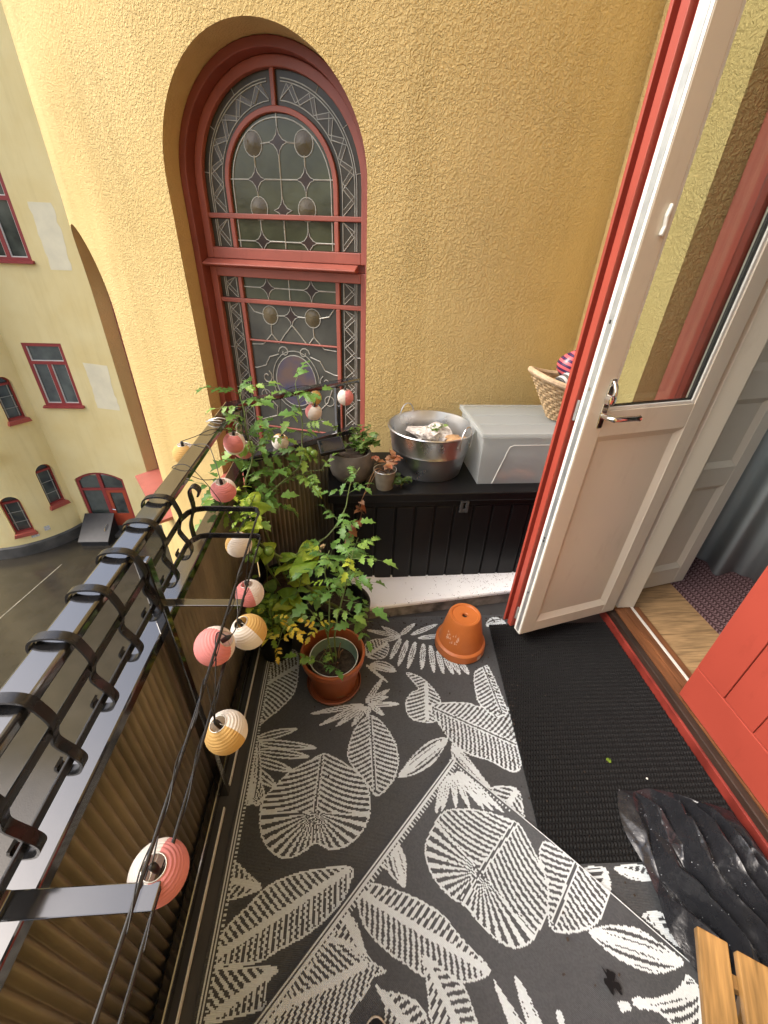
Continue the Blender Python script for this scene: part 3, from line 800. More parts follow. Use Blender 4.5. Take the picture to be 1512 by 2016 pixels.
# ---- house wall with the balcony doors
hw = thing('house_wall', 'yellow stucco house wall beside the balcony doors', 'wall', (1.6, 0, GZ))
w_ = MB()
w_.box(1.24, 1.52, 1.72, 2.55, GZ, 7.0)
w_.box(1.24, 1.52, 0.23, 1.72, 2.72, 7.0)
w_.box(1.24, 1.52, -6.0, 0.23, GZ, 7.0)
w_.box(1.24, 1.52, 0.23, 1.72, GZ, -0.02)
w_.build('wall_face', M['stucco'], hw)
# presumed tower behind the camera, unseen, added to block and warm the light
ot = thing('unseen_shade_tower', 'unseen rough yellow stucco tower behind the camera, added to block light', 'tower', (0.42, -4.75, GZ))
MB().lathe([(2.656, 0), (2.656, 15)], 64, (0.42, -4.75, GZ)).build('tower_wall', M['stucco'], ot, smooth=True)

# ---- balcony slab
sl = MB().prism([(-0.50, -2.25), (1.31, -2.25), (1.31, 2.3), (0.08, 2.3), (-0.02, 2.115), (-0.49, 1.715), (-0.50, 1.66)], WXYZ, -0.16, 0.0).build('balcony_floor', M['floor'])
tag(sl, 'dark balcony floor slab', kind='structure')

# ---- far building across the courtyard
FY = 13.5
fb = thing('apartment_building', 'smooth pale yellow building across the courtyard with red windows', 'building', (-6, FY, GZ))
wins = [(-9.53, -8.43, -3.0, -1.13), (-9.50, -8.38, 0.92, 2.85), (-9.50, -8.38, 4.9, 6.8), (-6.2, -5.1, -3.0, -1.13), (-6.2, -5.1, 0.92, 2.85)]
fops = [dict(s0=a, s1=b, bot=c, top=(lambda s, d=d: d)) for a, b, c, d in wins]
DX0, DX1 = -9.60, -8.0
fops.append(dict(s0=DX0, s1=-8.82, bot=-7.25, top=lambda s: -5.62 + 0.27 * (1 - ((s + 8.8) / 0.8) ** 2)))
fops.append(dict(s0=-8.82, s1=DX1, bot=-7.75, top=lambda s: -5.62 + 0.27 * (1 - ((s + 8.8) / 0.8) ** 2)))
fcols = [-24, -18, -12, 2, 10] + [v for w in wins for v in w[:2]] + list(np.linspace(DX0, -8.82, 9)) + list(np.linspace(-8.82, DX1, 9))
fw = opening_wall(lambda s: (s, FY), fcols, GZ, 9.5, fops)
for a, b, c, d in wins:
    fw.add([(a, FY, c), (b, FY, c), (b, FY, d), (a, FY, d), (a, FY + .12, c), (b, FY + .12, c), (b, FY + .12, d), (a, FY + .12, d)], [(0, 1, 5, 4), (1, 2, 6, 5), (2, 3, 7, 6), (3, 0, 4, 7)])
ap = [(DX0, -7.25)] + [(s, -5.62 + 0.27 * (1 - ((s + 8.8) / 0.8) ** 2)) for s in np.linspace(DX0, DX1, 15)] + [(DX1, -7.75)]
fw.add([(s, FY + e, z) for s, z in ap for e in (0, .18)], [(2 * i, 2 * i + 1, 2 * i + 3, 2 * i + 2) for i in range(len(ap) - 1)])
fw.build('facade_wall', M['plaster'], fb)
MB().box(-24, 10, FY - 0.03, FY + 0.0, GZ, GZ + 0.28).build('plinth', M['stone'], fb)
M['cream_strip'] = material('far_white_bead', (0.72, 0.68, 0.60), 0.5)
def far_window(par, x0, x1, z0, z1, y, name='window'):
    f = MB(); t = 0.09
    f.box(x0, x0 + t, y - .05, y + .04, z0, z1).box(x1 - t, x1, y - .05, y + .04, z0, z1)
    f.box(x0 + t, x1 - t, y - .05, y + .04, z1 - t, z1).box(x0 + t, x1 - t, y - .05, y + .04, z0, z0 + t)
    zm = z0 + (z1 - z0) * 0.70; xm = (x0 + x1) / 2
    f.box(x0 + t, x1 - t, y - .05, y + .04, zm - .04, zm + .05).box(xm - .05, xm + .05, y - .05, y + .04, z0 + t, zm - .04)
    o = f.build(name, M['red_far'], par)
    for (a, b, c, d) in ((x0 + t, xm - .05, z0 + t, zm - .04), (xm + .05, x1 - t, z0 + t, zm - .04), (x0 + t, x1 - t, zm + .05, z1 - t)):
        MB().box(a, b, y, y + .01, c, d).build('pane', M['far_glass'], o)
        MB().box(a, a + .03, y - .03, y - .002, c, d).box(a + .03, b, y - .03, y - .002, c, c + .025).box(b - .02, b, y - .03, y - .002, c + .025, d).build('glazing_bead', M['cream_strip'], o)
    MB().prism([(y - .16, z0 - .05), (y - .16, z0 - .01), (y - .05, z0 + .03), (y - .05, z0 - .05)], lambda a, c, d: (d, a, c), x0 - .05, x1 + .05).build('window_sill', M['red_far'], o)
M['red_far'] = material('far_red_paint', (0.33, 0.045, 0.040), 0.45, var=(4, 0.15))
for a, b, c, d in wins: far_window(fb, a, b, c, d, FY + 0.06)
# arched shop front: window and door
dy = FY + 0.09
dr = MB()
dr.strip_prism(ap[1:-1], [(s * 1.0 if abs(s + 8.8) < 0.6 else (s + (0.07 if s < -8.8 else -0.07)), z - 0.09) for s, z in ap[1:-1]], WF, dy - .05, dy + .04)
dr.box(DX0, DX0 + .09, dy - .05, dy + .04, -7.25, -5.68).box(DX0 + .09, -8.86, dy - .05, dy + .04, -7.25, -7.14)
dr.box(-8.86, -8.74, dy - .05, dy + .04, -7.75, -5.45).box(DX1 - .08, DX1, dy - .05, dy + .04, -7.75, -5.68)
dr.box(DX0 + .09, -8.86, dy - .05, dy + .04, -6.08, -6.0).box(-8.74, DX1 - .08, dy - .05, dy + .04, -6.08, -6.0)
do = dr.build('arched_door_frame', M['red_far'], fb)
MB().box(DX0 + .09, -8.86, dy, dy + .01, -7.14, -5.5).box(-8.74, DX1 - .08, dy, dy + .01, -6.0, -5.5).build('pane', M['far_glass'], do)
dl = MB().box(-8.74, -8.63, dy - .04, dy + .03, -7.75, -6.08).box(-8.19, DX1 - .08, dy - .04, dy + .03, -7.75, -6.08).box(-8.63, -8.19, dy - .04, dy + .03, -6.18, -6.08).box(-8.63, -8.19, dy - .04, dy + .03, -7.75, -7.08).build('door', material('far_door_red', (0.42, 0.07, 0.03), 0.4), fb)
MB().box(-8.63, -8.19, dy, dy + .01, -7.08, -6.18).build('pane', M['far_glass'], dl)
MB().tube([(-8.69, dy - .05, -6.85), (-8.69, dy - .10, -6.85), (-8.58, dy - .10, -6.88)], 0.015, 6).build('door_handle', M['chrome'], dl)
MB().prism([(DX0 - .06, -7.31), (-8.86, -7.31), (-8.86, -7.26), (DX0 - .06, -7.26)], WF, FY - .10, FY + .04).build('window_sill', M['red_far'], fb)
MB().box(-8.84, -8.0, FY - .4, FY - .031, GZ, GZ + .10).build('door_step', M['stone'], fb)
# plaster repairs
for (x0, x1, z0, z1, k) in ((-7.98, -7.42, 0.75, 2.22, 0), (-8.0, -7.35, -3.05, -1.66, 1)):
    pts = []
    for t in np.linspace(0, 1, 12): pts.append((x0 + rnd.uniform(-.03, .03) + 0.02 * k, z0 + (z1 - z0) * t))
    for t in np.linspace(1, 0, 12): pts.append((x1 + rnd.uniform(-.03, .03), z0 + (z1 - z0) * t - 0.08 * k))
    MB().prism(pts[::-1], WF, FY - 0.004, FY + 0.01).build('plaster_patch', M['patch'], fb)
M['plaque'] = material('white_plaque', (0.75, 0.75, 0.72), 0.4, var=(25, 0.6), col2=(0.3, 0.3, 0.32))
MB().box(-9.05, -8.84, FY - .03, FY - .001, -7.52, -7.43).build('wall_plaque', M['plaque'], fb)

# stair tower of the far building
FX, FYC, FR = -12.2, 14.35, 2.4
ft = thing('far_stair_tower', 'round pale yellow stair tower with small arched windows across the courtyard', 'tower', (FX, FYC, GZ))
def fP(s): return (FX + FR * math.cos(s), FYC + FR * math.sin(s))
tw_w = [(-33, -3.30, 0.50, 1.30), (-31.5, -6.35, 0.52, 1.50), (-60, -7.0, 0.52, 1.40), (-38, -1.1, 0.5, 1.3)]
tcols = [rad(a) for a in range(-180, 21, 5)]
tops = []
for (a, zb, wd, h) in tw_w:
    A = rad(a); hw_ = wd / 2
    us = [hw_ * math.sin(t) for t in np.linspace(-PI / 2, PI / 2, 15)]
    angs = [A + u / FR for u in us]
    tcols += angs
    tops.append(dict(s0=angs[0], s1=angs[-1], bot=zb, top=(lambda s, A=A, zb=zb, h=h, hw_=hw_: zb + h - hw_ + math.sqrt(max(0, hw_ ** 2 - ((s - A) * FR) ** 2)))))
opening_wall(fP, tcols, GZ, 9.5, tops).build('tower_wall', M['plaster'], ft)
for (a, zb, wd, h), o in zip(tw_w, tops):
    A = rad(a); hw_ = wd / 2
    NN = Vector((math.cos(A), math.sin(A), 0)); UU = Vector((-math.sin(A), math.cos(A), 0)); c0 = Vector((FX, FYC, 0)) + NN * FR
    fr = lambda u, z, d: tuple(c0 + UU * u + NN * d + Vector((0, 0, z)))
    def arc(r, zl): return [(-r, zl)] + [(-r * math.cos(t), zb + h - hw_ + r * math.sin(t)) for t in np.linspace(0, PI, 14)] + [(r, zl)]
    rv = MB(); C_ = arc(hw_, zb)
    rv.add([fr(u, z, d) for u, z in C_ for d in (0.01, -0.30)], [(2 * i, 2 * i + 1, 2 * i + 3, 2 * i + 2) for i in range(len(C_) - 1)])
    rv.build('window_reveal', M['plaster'], ft, smooth=True)
    f = MB().strip_prism(arc(hw_ - 0.002, zb), arc(hw_ - 0.05, zb), fr, -0.22, -0.12)
    zt = zb + h - hw_
    f.prism([(-hw_ + .05, zt - .02), (hw_ - .05, zt - .02), (hw_ - .05, zt + .04), (-hw_ + .05, zt + .04)], fr, -0.21, -0.10)
    f.prism([(-hw_ + .05, zb), (hw_ - .05, zb), (hw_ - .05, zb + .06), (-hw_ + .05, zb + .06)], fr, -0.21, -0.12)
    fo = f.build('window', M['red_far'], ft)
    MB().prism(arc(hw_ - 0.05, zb + .06), fr, -0.19, -0.18).build('pane', M['far_glass'], fo)
    g2 = MB()
    for sx in (-1, 1): g2.prism([(sx * (hw_ - .10) - .012, zb + .07), (sx * (hw_ - .10) + .012, zb + .07), (sx * (hw_ - .10) + .012, zt - .02), (sx * (hw_ - .10) - .012, zt - .02)], fr, -0.178, -0.16)
    for k in (0.33, 0.66):
        zz = zb + (zt - zb) * k; g2.prism([(-hw_ + .06, zz - .01), (hw_ - .06, zz - .01), (hw_ - .06, zz + .01), (-hw_ + .06, zz + .01)], fr, -0.158, -0.15)
    g2.build('glazing_bar', M['lead'], fo)
    MB().prism([(-hw_ - .06, zb - .10), (hw_ + .06, zb - .10), (hw_ + .02, zb + .02), (-hw_ - .02, zb + .02)], fr, -0.12, 0.10).build('window_sill', material('far_sill_red', (0.40, 0.085, 0.06), 0.5), ft)
MB().lathe([(2.47, 0), (2.47, 0.38), (2.43, 0.42), (2.39, 0.43)], 72, (FX, FYC, GZ)).build('plinth', M['stone'], ft, smooth=True)
for (a, z, wd, h) in ((-46, -7.05, .16, .16), (-55, -7.2, .22, .08)):
    A = rad(a); NN = Vector((math.cos(A), math.sin(A), 0)); UU = Vector((-math.sin(A), math.cos(A), 0)); c0 = Vector((FX, FYC, z)) + NN * (FR + .012)
    MB().obox(c0, UU * wd / 2, NN * .012, (0, 0, h / 2)).build('wall_plaque', M['plaque'], ft)
# cellar hatch
ch = thing('cellar_hatch', 'black slanting cellar hatch against the far facade', 'hatch', (-9.15, 13.0, GZ))
MB().prism([(12.62, GZ), (13.47, GZ), (13.47, GZ + .78), (12.62, GZ + .16)], lambda a, c, d: (d, a, c), -9.66, -8.72).build('hatch_box', M['black_matte'], ch)
MB().prism([(12.58, GZ + .17), (13.47, GZ + .815), (13.47, GZ + .845), (12.58, GZ + .20)], lambda a, c, d: (d, a, c), -9.70, -8.68).build('lid', material('hatch_paint', (0.03, 0.03, 0.03), 0.35, var=(5, 0.4)), ch)
MB().tube([(-8.86, 12.9, GZ + .44), (-8.86, 12.92, GZ + .50), (-8.82, 13.08, GZ + .62), (-8.82, 13.10, GZ + .58)], 0.014, 6).build('handle', M['chrome'], ch)
# wall lamp
wl = thing('wall_lamp', 'white globe lamp on the far tower at the left edge', 'lamp', (-11.0, 12.27, -4.2))
MB().tube([(-11.15, 12.2, -3.95), (-10.85, 12.1, -3.9), (-10.72, 12.06, -4.0)], 0.03, 8).build('bracket', M['zinc'], wl, smooth=True)
MB().lathe([(0.0, -.16), (.10, -.15), (.19, -.08), (.21, 0), (.18, .09), (.08, .14), (0, .15)], 24, (-10.72, 12.06, -4.2)).build('globe', material('opal_glass', (.8, .8, .78), .3), wl, smooth=True)

# ================================================================ DOORS AND ROOM
dB = Vector((0.782, 1.274, 0)); dU = Vector((0.9695, 0.2450, 0)); dN = Vector((-0.2450, 0.9695, 0))
DF = lambda u, z, d: tuple(dB + dU * u + dN * d + Vector((0, 0, z)))
def dbox(mb, u0, u1, z0, z1, d0, d1, mi=0):
    return mb.prism([(u0, z0), (u1, z0), (u1, z1), (u0, z1)], DF, d0, d1, mi)
ZB, ZT = 0.095, 2.62
od = thing('balcony_door', 'open balcony door leaf, cream inside and red outside, with glass and chrome handle', 'door', tuple(dB + dU * 0.27 + dN * 0.05 + Vector((0, 0, ZB))))
c = MB()
dbox(c, 0, .074, ZB, ZT, 0, .045); dbox(c, .476, .55, ZB, ZT, 0, .045)
dbox(c, .074, .476, ZB, .158, 0.0005, .0445); dbox(c, .074, .476, 1.07, 1.162, 0.0005, .0445); dbox(c, .074, .476, 2.52, ZT, 0.0005, .0445)
c.build('door_frame', M['cream'], od, bevel=0.002)
pn = MB()
A4 = [(.074, .158), (.476, .158), (.476, 1.07), (.074, 1.07)]; B4 = [(.100, .184), (.450, .184), (.450, 1.044), (.100, 1.044)]
V = [DF(u, z, .002) for u, z in A4] + [DF(u, z, .016) for u, z in B4]
pn.add(V, [(0, 1, 5, 4), (1, 2, 6, 5), (2, 3, 7, 6), (3, 0, 4, 7), (4, 5, 6, 7)])
pn.build('door_panel', M['cream'], od)
bd = MB()
for (u0, u1, z0, z1) in ((.074, .088, 1.162, 2.52), (.462, .476, 1.162, 2.52), (.088, .462, 1.162, 1.174), (.088, .462, 2.508, 2.52)):
    dbox(bd, u0, u1, z0, z1, .004, .030)
bd.build('glazing_bead', M['offwhite'], od, bevel=0.002)
gk = MB()
for (u0, u1, z0, z1) in ((.088, .0905, 1.174, 2.508), (.4595, .462, 1.174, 2.508), (.0905, .4595, 1.174, 1.177)):
    dbox(gk, u0, u1, z0, z1, .010, .026)
gk.build('glazing_gasket', M['black_matte'], od)
dbox(MB(), .0905, .4595, 1.177, 2.508, .014, .018).build('glass_pane', M['glass'], od)
ed = MB(); dbox(ed, -.003, -.0002, ZB, ZT, .0015, .0435); ed.build('edge_face', M['offwhite'], od)
lk = MB(); dbox(lk, -.0048, -.0032, ZB + .01, ZT, .011, .030); lk.build('lock_strip', M['zinc'], od)
for z in (.62, .635, 1.23, 1.43, .34): dbox(MB(), -.0056, -.0049, z, z + .011, .017, .0235).build('screw', M['black_matte'] if z in (.62, 1.43) else M['chrome'], od)
# red outer leaf
rl = MB()
dbox(rl, .006, .09, ZB, ZT, .049, .098); dbox(rl, .46, .545, ZB, ZT, .049, .098)
dbox(rl, .09, .46, ZB, .24, .0495, .0975); dbox(rl, .09, .46, 1.06, 1.15, .0495, .0975); dbox(rl, .09, .46, 2.52, ZT, .0495, .0975)
ol = rl.build('outer_leaf', M['door_red'], od, bevel=0.003)
lip = MB(); dbox(lip, -.016, .006, ZB, ZT, .056, .083); dbox(lip, -.022, .09, ZB, ZT, .0985, .110)
lip.build('rebate_lip', M['door_red'], ol, bevel=0.002)
for k in range(3):
    dbox(MB(), .092 + k * .123, .212 + k * .123, .24, 1.06, .060, .085).build('plank', M['door_red'], ol, bevel=0.002)
dbox(MB(), .09, .46, 1.15, 2.52, .070, .074).build('glass_pane', M['glass'], ol)
for z in (.155, 1.12): dbox(MB(), -.009, -.001, z, z + .07, .046, .0535).build('keeper_plate', M['zinc'], ol, bevel=.001)
# handle set
hd = MB()
hd.prism([(.050, 1.105), (.072, 1.105), (.074, 1.16), (.072, 1.27), (.050, 1.27), (.048, 1.16)], DF, -.004, -.0005)
plate = hd.build('handle_plate', M['chrome'], od, bevel=.0015)
lv = MB()
p = [DF(.061, 1.150, -.004), DF(.061, 1.150, -.035), DF(.070, 1.151, -.050), DF(.105, 1.152, -.055), DF(.165, 1.150, -.054)]
lv.tube(bez(p, 6), [.010] * 12 + [.009] * 12 + [.011], 12)
lv.build('lever', M['chrome'], od, smooth=True)
cy = MB()
cy.tube([DF(.061, 1.205, -.004), DF(.061, 1.205, -.022), DF(.061, 1.205, -.026)], [.018, .016, .010], 20)
cy.tube(bez([DF(.061, 1.262, -.003), DF(.062, 1.252, -.012), DF(.062, 1.235, -.022), DF(.061, 1.222, -.022)], 5), .007, 10)
cy.build('lock_escutcheon', M['chrome'], od, smooth=True)
hk = MB(); hk.prism([(.046, 1.652), (.056, 1.648), (.060, 1.668), (.056, 1.692), (.061, 1.716), (.052, 1.722), (.046, 1.694), (.051, 1.672)], DF, -.012, -.0005)
hk.build('latch_hook', M['offwhite'], od, bevel=.003)

# closed right leaf
cl = thing('closed_door_leaf', 'closed red plank door leaf at the right edge', 'door', (1.36, 0.65, .09))
MB().box(1.34, 1.395, .225, .945, .092, .2615).build('bottom_rail', M['door_red'], cl, bevel=.003)
MB().box(1.34, 1.395, .811, .945, .2645, 2.62).build('stile', M['door_red'], cl, bevel=.003)
MB().box(1.34, 1.395, .225, .300, .2645, 2.62).build('stile', M['door_red'], cl, bevel=.003)
for k in range(4):
    y1 = .807 - k * .127
    MB().box(1.3405, 1.390, y1 - .124, y1, .2645, 1.058).build('plank', M['door_red'], cl, bevel=.003)
MB().box(1.34, 1.395, .303, .808, 1.061, 1.15).build('lock_rail', M['door_red'], cl, bevel=.003)
MB().box(1.34, 1.395, .303, .808, 2.54, 2.62).build('top_rail', M['door_red'], cl, bevel=.003)
MB().box(1.364, 1.368, .303, .808, 1.151, 2.539).build('glass_pane', M['glass'], cl)
# door frame and threshold
fr_ = thing('door_frame', 'red balcony door frame set in the yellow wall', 'door frame', (1.37, .95, .0))
MB().box(1.335, 1.44, 1.475, 1.718, .09, 2.715).build('jamb', M['red_f'] if 'red_f' in M else M['red'], fr_, bevel=.003)
MB().box(1.325, 1.3345, 1.60, 1.70, .09, 2.71).build('jamb_moulding', M['red'], fr_, bevel=.002)
MB().box(1.350, 1.4395, 1.428, 1.4745, .09, 2.715).build('jamb_cover', M['cream'], fr_, bevel=.003)
MB().box(1.4405, 1.515, 1.515, 1.70, .09, 2.715).build('inner_jamb', M['cream'], fr_, bevel=.003)
MB().box(1.335, 1.515, .232, 1.718, 2.63, 2.7185).build('head', M['red'], fr_, bevel=.003)
th = thing('door_threshold', 'worn brown wooden threshold with red outer edge and brass strip', 'threshold', (1.40, .95, 0))
MB().box(1.303, 1.3145, .24, 1.70, .002, .046).build('red_edge', material('threshold_red', (.30, .045, .032), .4, var=(9, .5), bump=(40, .2, .002)), th, bevel=.002)
M['th_dark'] = material('worn_threshold', (0.045, 0.026, 0.018), .5, var=(10, .6), bump=(50, .3, .002), scale3=(3, .5, 3))
M['th_wood'] = material('threshold_wood', (0.22, 0.085, 0.034), .35, var=(7, .5), scale3=(6, .6, 6))
MB().box(1.3145, 1.345, .24, 1.70, .002, .074).build('worn_strip', M['th_dark'], th, bevel=.003)
MB().box(1.345, 1.385, .24, 1.44, .002, .082).build('sill_board', M['th_wood'], th, bevel=.002)
MB().box(1.3855, 1.425, .24, 1.44, .002, .085).build('sill_board', M['th_wood'], th, bevel=.002)
MB().box(1.4255, 1.437, .24, 1.44, .002, .090).build('metal_strip', material('pale_metal_strip', (.82, .79, .72), .3, .3), th, bevel=.002)
MB().box(1.4375, 1.475, .24, 1.44, .002, .082).build('sill_board', M['th_wood'], th, bevel=.002)
# room beyond
M['room'] = material('dim_room_wall', (.62, .60, .55), .8)
rm = MB().box(1.53, 4.4, -2.0, -1.95, -.02, 2.9).box(1.53, 4.4, 2.75, 2.8, -.02, 2.9).box(4.4, 4.45, -2.0, 2.8, -.02, 2.9).box(1.53, 4.45, -2.0, 2.8, 2.9, 2.95)
rm.box(1.525, 1.56, 1.74, 2.75, 0, 2.9).box(1.525, 1.56, -2.0, .20, 0, 2.9).box(1.525, 1.56, .20, 1.74, 2.73, 2.9)
tag(rm.build('interior_walls', M['room']), 'dim room walls behind the balcony door', kind='structure')
sf = MB().box(1.476, 4.4, -1.95, 2.75, -.02, .052).build('interior_floor', M['th_dark']); tag(sf, 'wooden floor inside the room', kind='structure')
M['oak'] = material('oak_plank', (.46, .29, .14), .4, var=(6, .5), scale3=(1.5, 14, 1), bump=(40, .1, .001))
for k in range(11):
    y0 = .25 + k * .128
    MB().box(1.4765, 3.2, y0, y0 + .1265, .0522, .060).build('floor_plank', M['oak'], sf)
# carpet with herringbone weave
def herring():
    m = bpy.data.materials.new('herringbone_carpet'); m.use_nodes = True
    nt, b = nodes_of(m); b.inputs['Roughness'].default_value = .9
    g = nt.nodes.new('ShaderNodeNewGeometry'); sx = nt.nodes.new('ShaderNodeSeparateXYZ'); nt.links.new(g.outputs['Position'], sx.inputs[0])
    def mth(op, a, b_=None, c=None):
        n = nt.nodes.new('ShaderNodeMath'); n.operation = op
        for i, v in enumerate((a, b_, c)):
            if v is None: continue
            if isinstance(v, (int, float)): n.inputs[i].default_value = v
            else: nt.links.new(v, n.inputs[i])
        return n.outputs[0]
    zig = mth('PINGPONG', sx.outputs[0], .022)
    v = mth('ADD', sx.outputs[1], mth('MULTIPLY', zig, .8))
    s = mth('FRACT', mth('DIVIDE', v, .020))
    f = mth('GREATER_THAN', s, .55)
    band = mth('GREATER_THAN', zig, .004)
    f2 = mth('MULTIPLY', f, band)
    mx = nt.nodes.new('ShaderNodeMix'); mx.data_type = 'RGBA'
    mx.inputs['A'].default_value = (.055, .022, .024, 1); mx.inputs['B'].default_value = (.22, .14, .15, 1)
    nt.links.new(f2, mx.inputs['Factor']); nt.links.new(mx.outputs['Result'], b.inputs['Base Color'])
    return m
cp = MB().box(1.79, 2.8, .2, 2.3, .0605, .068).build('carpet', herring())
tag(cp, 'dark maroon herringbone carpet on the wooden floor inside', 'carpet')
cu = MB()
cp0, cp1 = Vector((2.04, 1.86, 0)), Vector((2.85, .95, 0)); cd = (cp1 - cp0).normalized(); cn = Vector((-cd.y, cd.x, 0))
V, F = [], []
nC = 120
for i in range(nC + 1):
    t = i / nC
    off = .045 * math.sin(t * 34) + .02 * math.sin(t * 71 + 1)
    for z, k in ((.072, 1.25), (1.2, 1.0), (2.65, .8)):
        q = cp0.lerp(cp1, t) + cn * off * k
        V.append((q.x, q.y, z))
for i in range(nC):
    for j in range(2): F.append((i * 3 + j, (i + 1) * 3 + j, (i + 1) * 3 + j + 1, i * 3 + j + 1))
co = cu.add(V, F).build('curtain', material('grey_blue_curtain', (.50, .58, .58), .85), smooth='all')
so = co.modifiers.new('solid', 'SOLIDIFY'); so.thickness = .004
tag(co, 'grey blue curtain hanging inside the room', 'curtain')
# panelled inner door folded back inside
ip = thing('inner_door', 'grey white panelled inner door folded back inside the doorway', 'door', (1.66, 1.6, .075))
iA, iB = Vector((1.518, 1.560, 0)), Vector((1.86, 1.635, 0)); iu = (iB - iA).normalized(); inn = Vector((-iu.y, iu.x, 0)); iL = (iB - iA).length
IF = lambda u, z, d: tuple(iA + iu * u + inn * d + Vector((0, 0, z)))
def ibox(mb, u0, u1, z0, z1, d0, d1): return mb.prism([(u0, z0), (u1, z0), (u1, z1), (u0, z1)], IF, d0, d1)
q = MB(); ibox(q, 0, .075, .075, 2.6, 0, .04); ibox(q, iL - .075, iL, .075, 2.6, 0, .04)
zz = [(.075, .19), (.70, .80), (1.12, 1.24), (1.95, 2.05), (2.5, 2.6)]
for a, b in zz: ibox(q, .075, iL - .075, a, b, .0005, .0395)
q.build('door_frame', M['cream'], ip, bevel=.002)
for (a, b) in zip([z[1] for z in zz[:-1]], [z[0] for z in zz[1:]]):
    V = [IF(u, z, .002) for u, z in ((.075, a), (iL - .075, a), (iL - .075, b), (.075, b))] + [IF(u, z, .016) for u, z in ((.10, a + .025), (iL - .10, a + .025), (iL - .10, b - .025), (.10, b - .025))]
    MB().add(V, [(0, 1, 5, 4), (1, 2, 6, 5), (2, 3, 7, 6), (3, 0, 4, 7), (4, 5, 6, 7)]).build('door_panel', M['cream'], ip)

# ================================================================ RAILING
rg = thing('balcony_railing', 'glossy black iron balcony railing with flat top rail', 'railing', (-.475, .4, 0))
CR = Vector((-.475, 1.675, 0)); ER = Vector((.035, 2.085, 0)); ed_ = (ER - CR).normalized(); en = Vector((-ed_.y, ed_.x, 0))
MB().box(-.502, -.448, -2.0, 1.690, 1.030, 1.052).build('top_rail', M['iron'], rg, bevel=.006, seg=3)
MB().box(-.500, -.452, -2.0, 1.690, .776, .806).build('lower_rail', M['iron'], rg, bevel=.004)
MB().box(-.478, -.448, -2.0, 1.690, .012, .050).build('bottom_rail', M['iron'], rg, bevel=.005)
MB().beam(CR + Vector((0, 0, 1.041)), ER + Vector((0, 0, 1.041)), .050, .020).build('end_top_rail', M['iron'], rg, bevel=.006)
MB().beam(CR + Vector((0, 0, .791)), ER + Vector((0, 0, .791)), .042, .028).build('end_lower_rail', M['iron'], rg, bevel=.004)
for y in (.714, -.36, -1.4): MB().box(-.4515, -.424, y - .012, y + .012, .0, 1.029).build('post', M['iron'], rg, bevel=.003)
MB().box(-.462, -.436, 1.640, 1.664, .0, 1.029).build('post', M['iron'], rg, bevel=.003)
pe = CR + ed_ * .52 - en * .012
MB().obox((pe.x, pe.y, .515), ed_ * .012, en * .011, (0, 0, .515)).build('post', M['iron'], rg, bevel=.003)
def corrugated():
    m = material('brown_corrugated', (.245, .205, .15), .42, var=(7, .5), bump=(30, .2, .002), scale3=(1, 1, .5))
    translucent(m, .12)
    return m
M['corr'] = corrugated()
def corr_sheet(a, b, nrm, z0, z1, pitch=.0255, amp=.0085):
    L = (b - a).length; d = (b - a).normalized(); n = int(L / pitch * 8)
    mb = MB(); V = []
    for i in range(n + 1):
        s = L * i / n; q = a + d * s + nrm * amp * math.sin(2 * PI * s / pitch)
        V += [(q.x, q.y, z0), (q.x, q.y, z1)]
    mb.add(V, [(2 * i, 2 * i + 2, 2 * i + 3, 2 * i + 1) for i in range(n)])
    return mb
for (y0, y1) in ((-2.0, .0), (.0, 1.69)):
    o = corr_sheet(Vector((-.492, y0, 0)), Vector((-.492, y1, 0)), Vector((1, 0, 0)), -.01, .775).build('corrugated_sheet', M['corr'], rg, smooth='all')
    o.modifiers.new('solid', 'SOLIDIFY').thickness = .0015
o = corr_sheet(CR + en * .02 + ed_ * .01, ER + en * .02, en, -.01, .776).build('corrugated_sheet', M['corr'], rg, smooth='all')
o.modifiers.new('solid', 'SOLIDIFY').thickness = .0015

M['pale_edge'] = material('pale_edge_strip', (.70, .72, .72), .35)  # pale colour stands in for the bright line along the bottom rail
for ya, yb in ((-2.0, .66), (.73, 1.62)): MB().box(-.427, -.423, ya, yb, .012, .026).build('edge_line', M['pale_edge'], rg)
# ---- hanging planter holder
ph = thing('planter_holder', 'empty black wrought iron window box holder hooked over the railing', 'planter holder', (-.35, .35, .88))
def ring_corner(z, xo, xi, y1):
    return [(xo, -.8, z)] + [(xo, y, z) for y in np.linspace(-.7, y1 - .05, 20)] + [(xo + .008, y1 - .022, z), (xo + .024, y1 - .005, z), (xo + .045, y1, z), (xi - .01, y1, z - .004), (xi, y1 - .004, z - .006)]
MB().strap(ring_corner(.990, -.437, -.250, .975), .016, .005, (0, 0, 1)).build('upper_band', M['iron_satin'], ph, bevel=.0015)
MB().strap(ring_corner(.912, -.437, -.252, .960), .016, .005, (0, 0, 1)).build('lower_band', M['iron_satin'], ph, bevel=.0015)
MB().tube([(-.250, .972, .982), (-.250, .4, .962), (-.250, -.8, .958)], .0027, 8).build('rod', M['iron_satin'], ph, smooth=True)
MB().tube([(-.252, .957, .905), (-.252, .4, .888), (-.252, -.8, .884)], .0027, 8).build('rod', M['iron_satin'], ph, smooth=True)
for y, w in ((.717, .022), (.200, .030), (-.40, .03)):
    MB().strap([(-.447, y, .912), (-.43, y, .899), (-.27, y, .893), (-.250, y, .893)], w, .004, (0, 1, 0)).build('cross_bar', M['iron'], ph, bevel=.0015)
MB().strap(bez([(-.432, .962, .895), (-.432, .962, .95), (-.415, .962, 1.0), (-.415, .962, 1.05), (-.402, .962, 1.066), (-.39, .962, 1.055), (-.395, .962, 1.038)], 5), .022, .005, (0, 1, 0)).build('end_scroll', M['iron_satin'], ph, bevel=.0015)
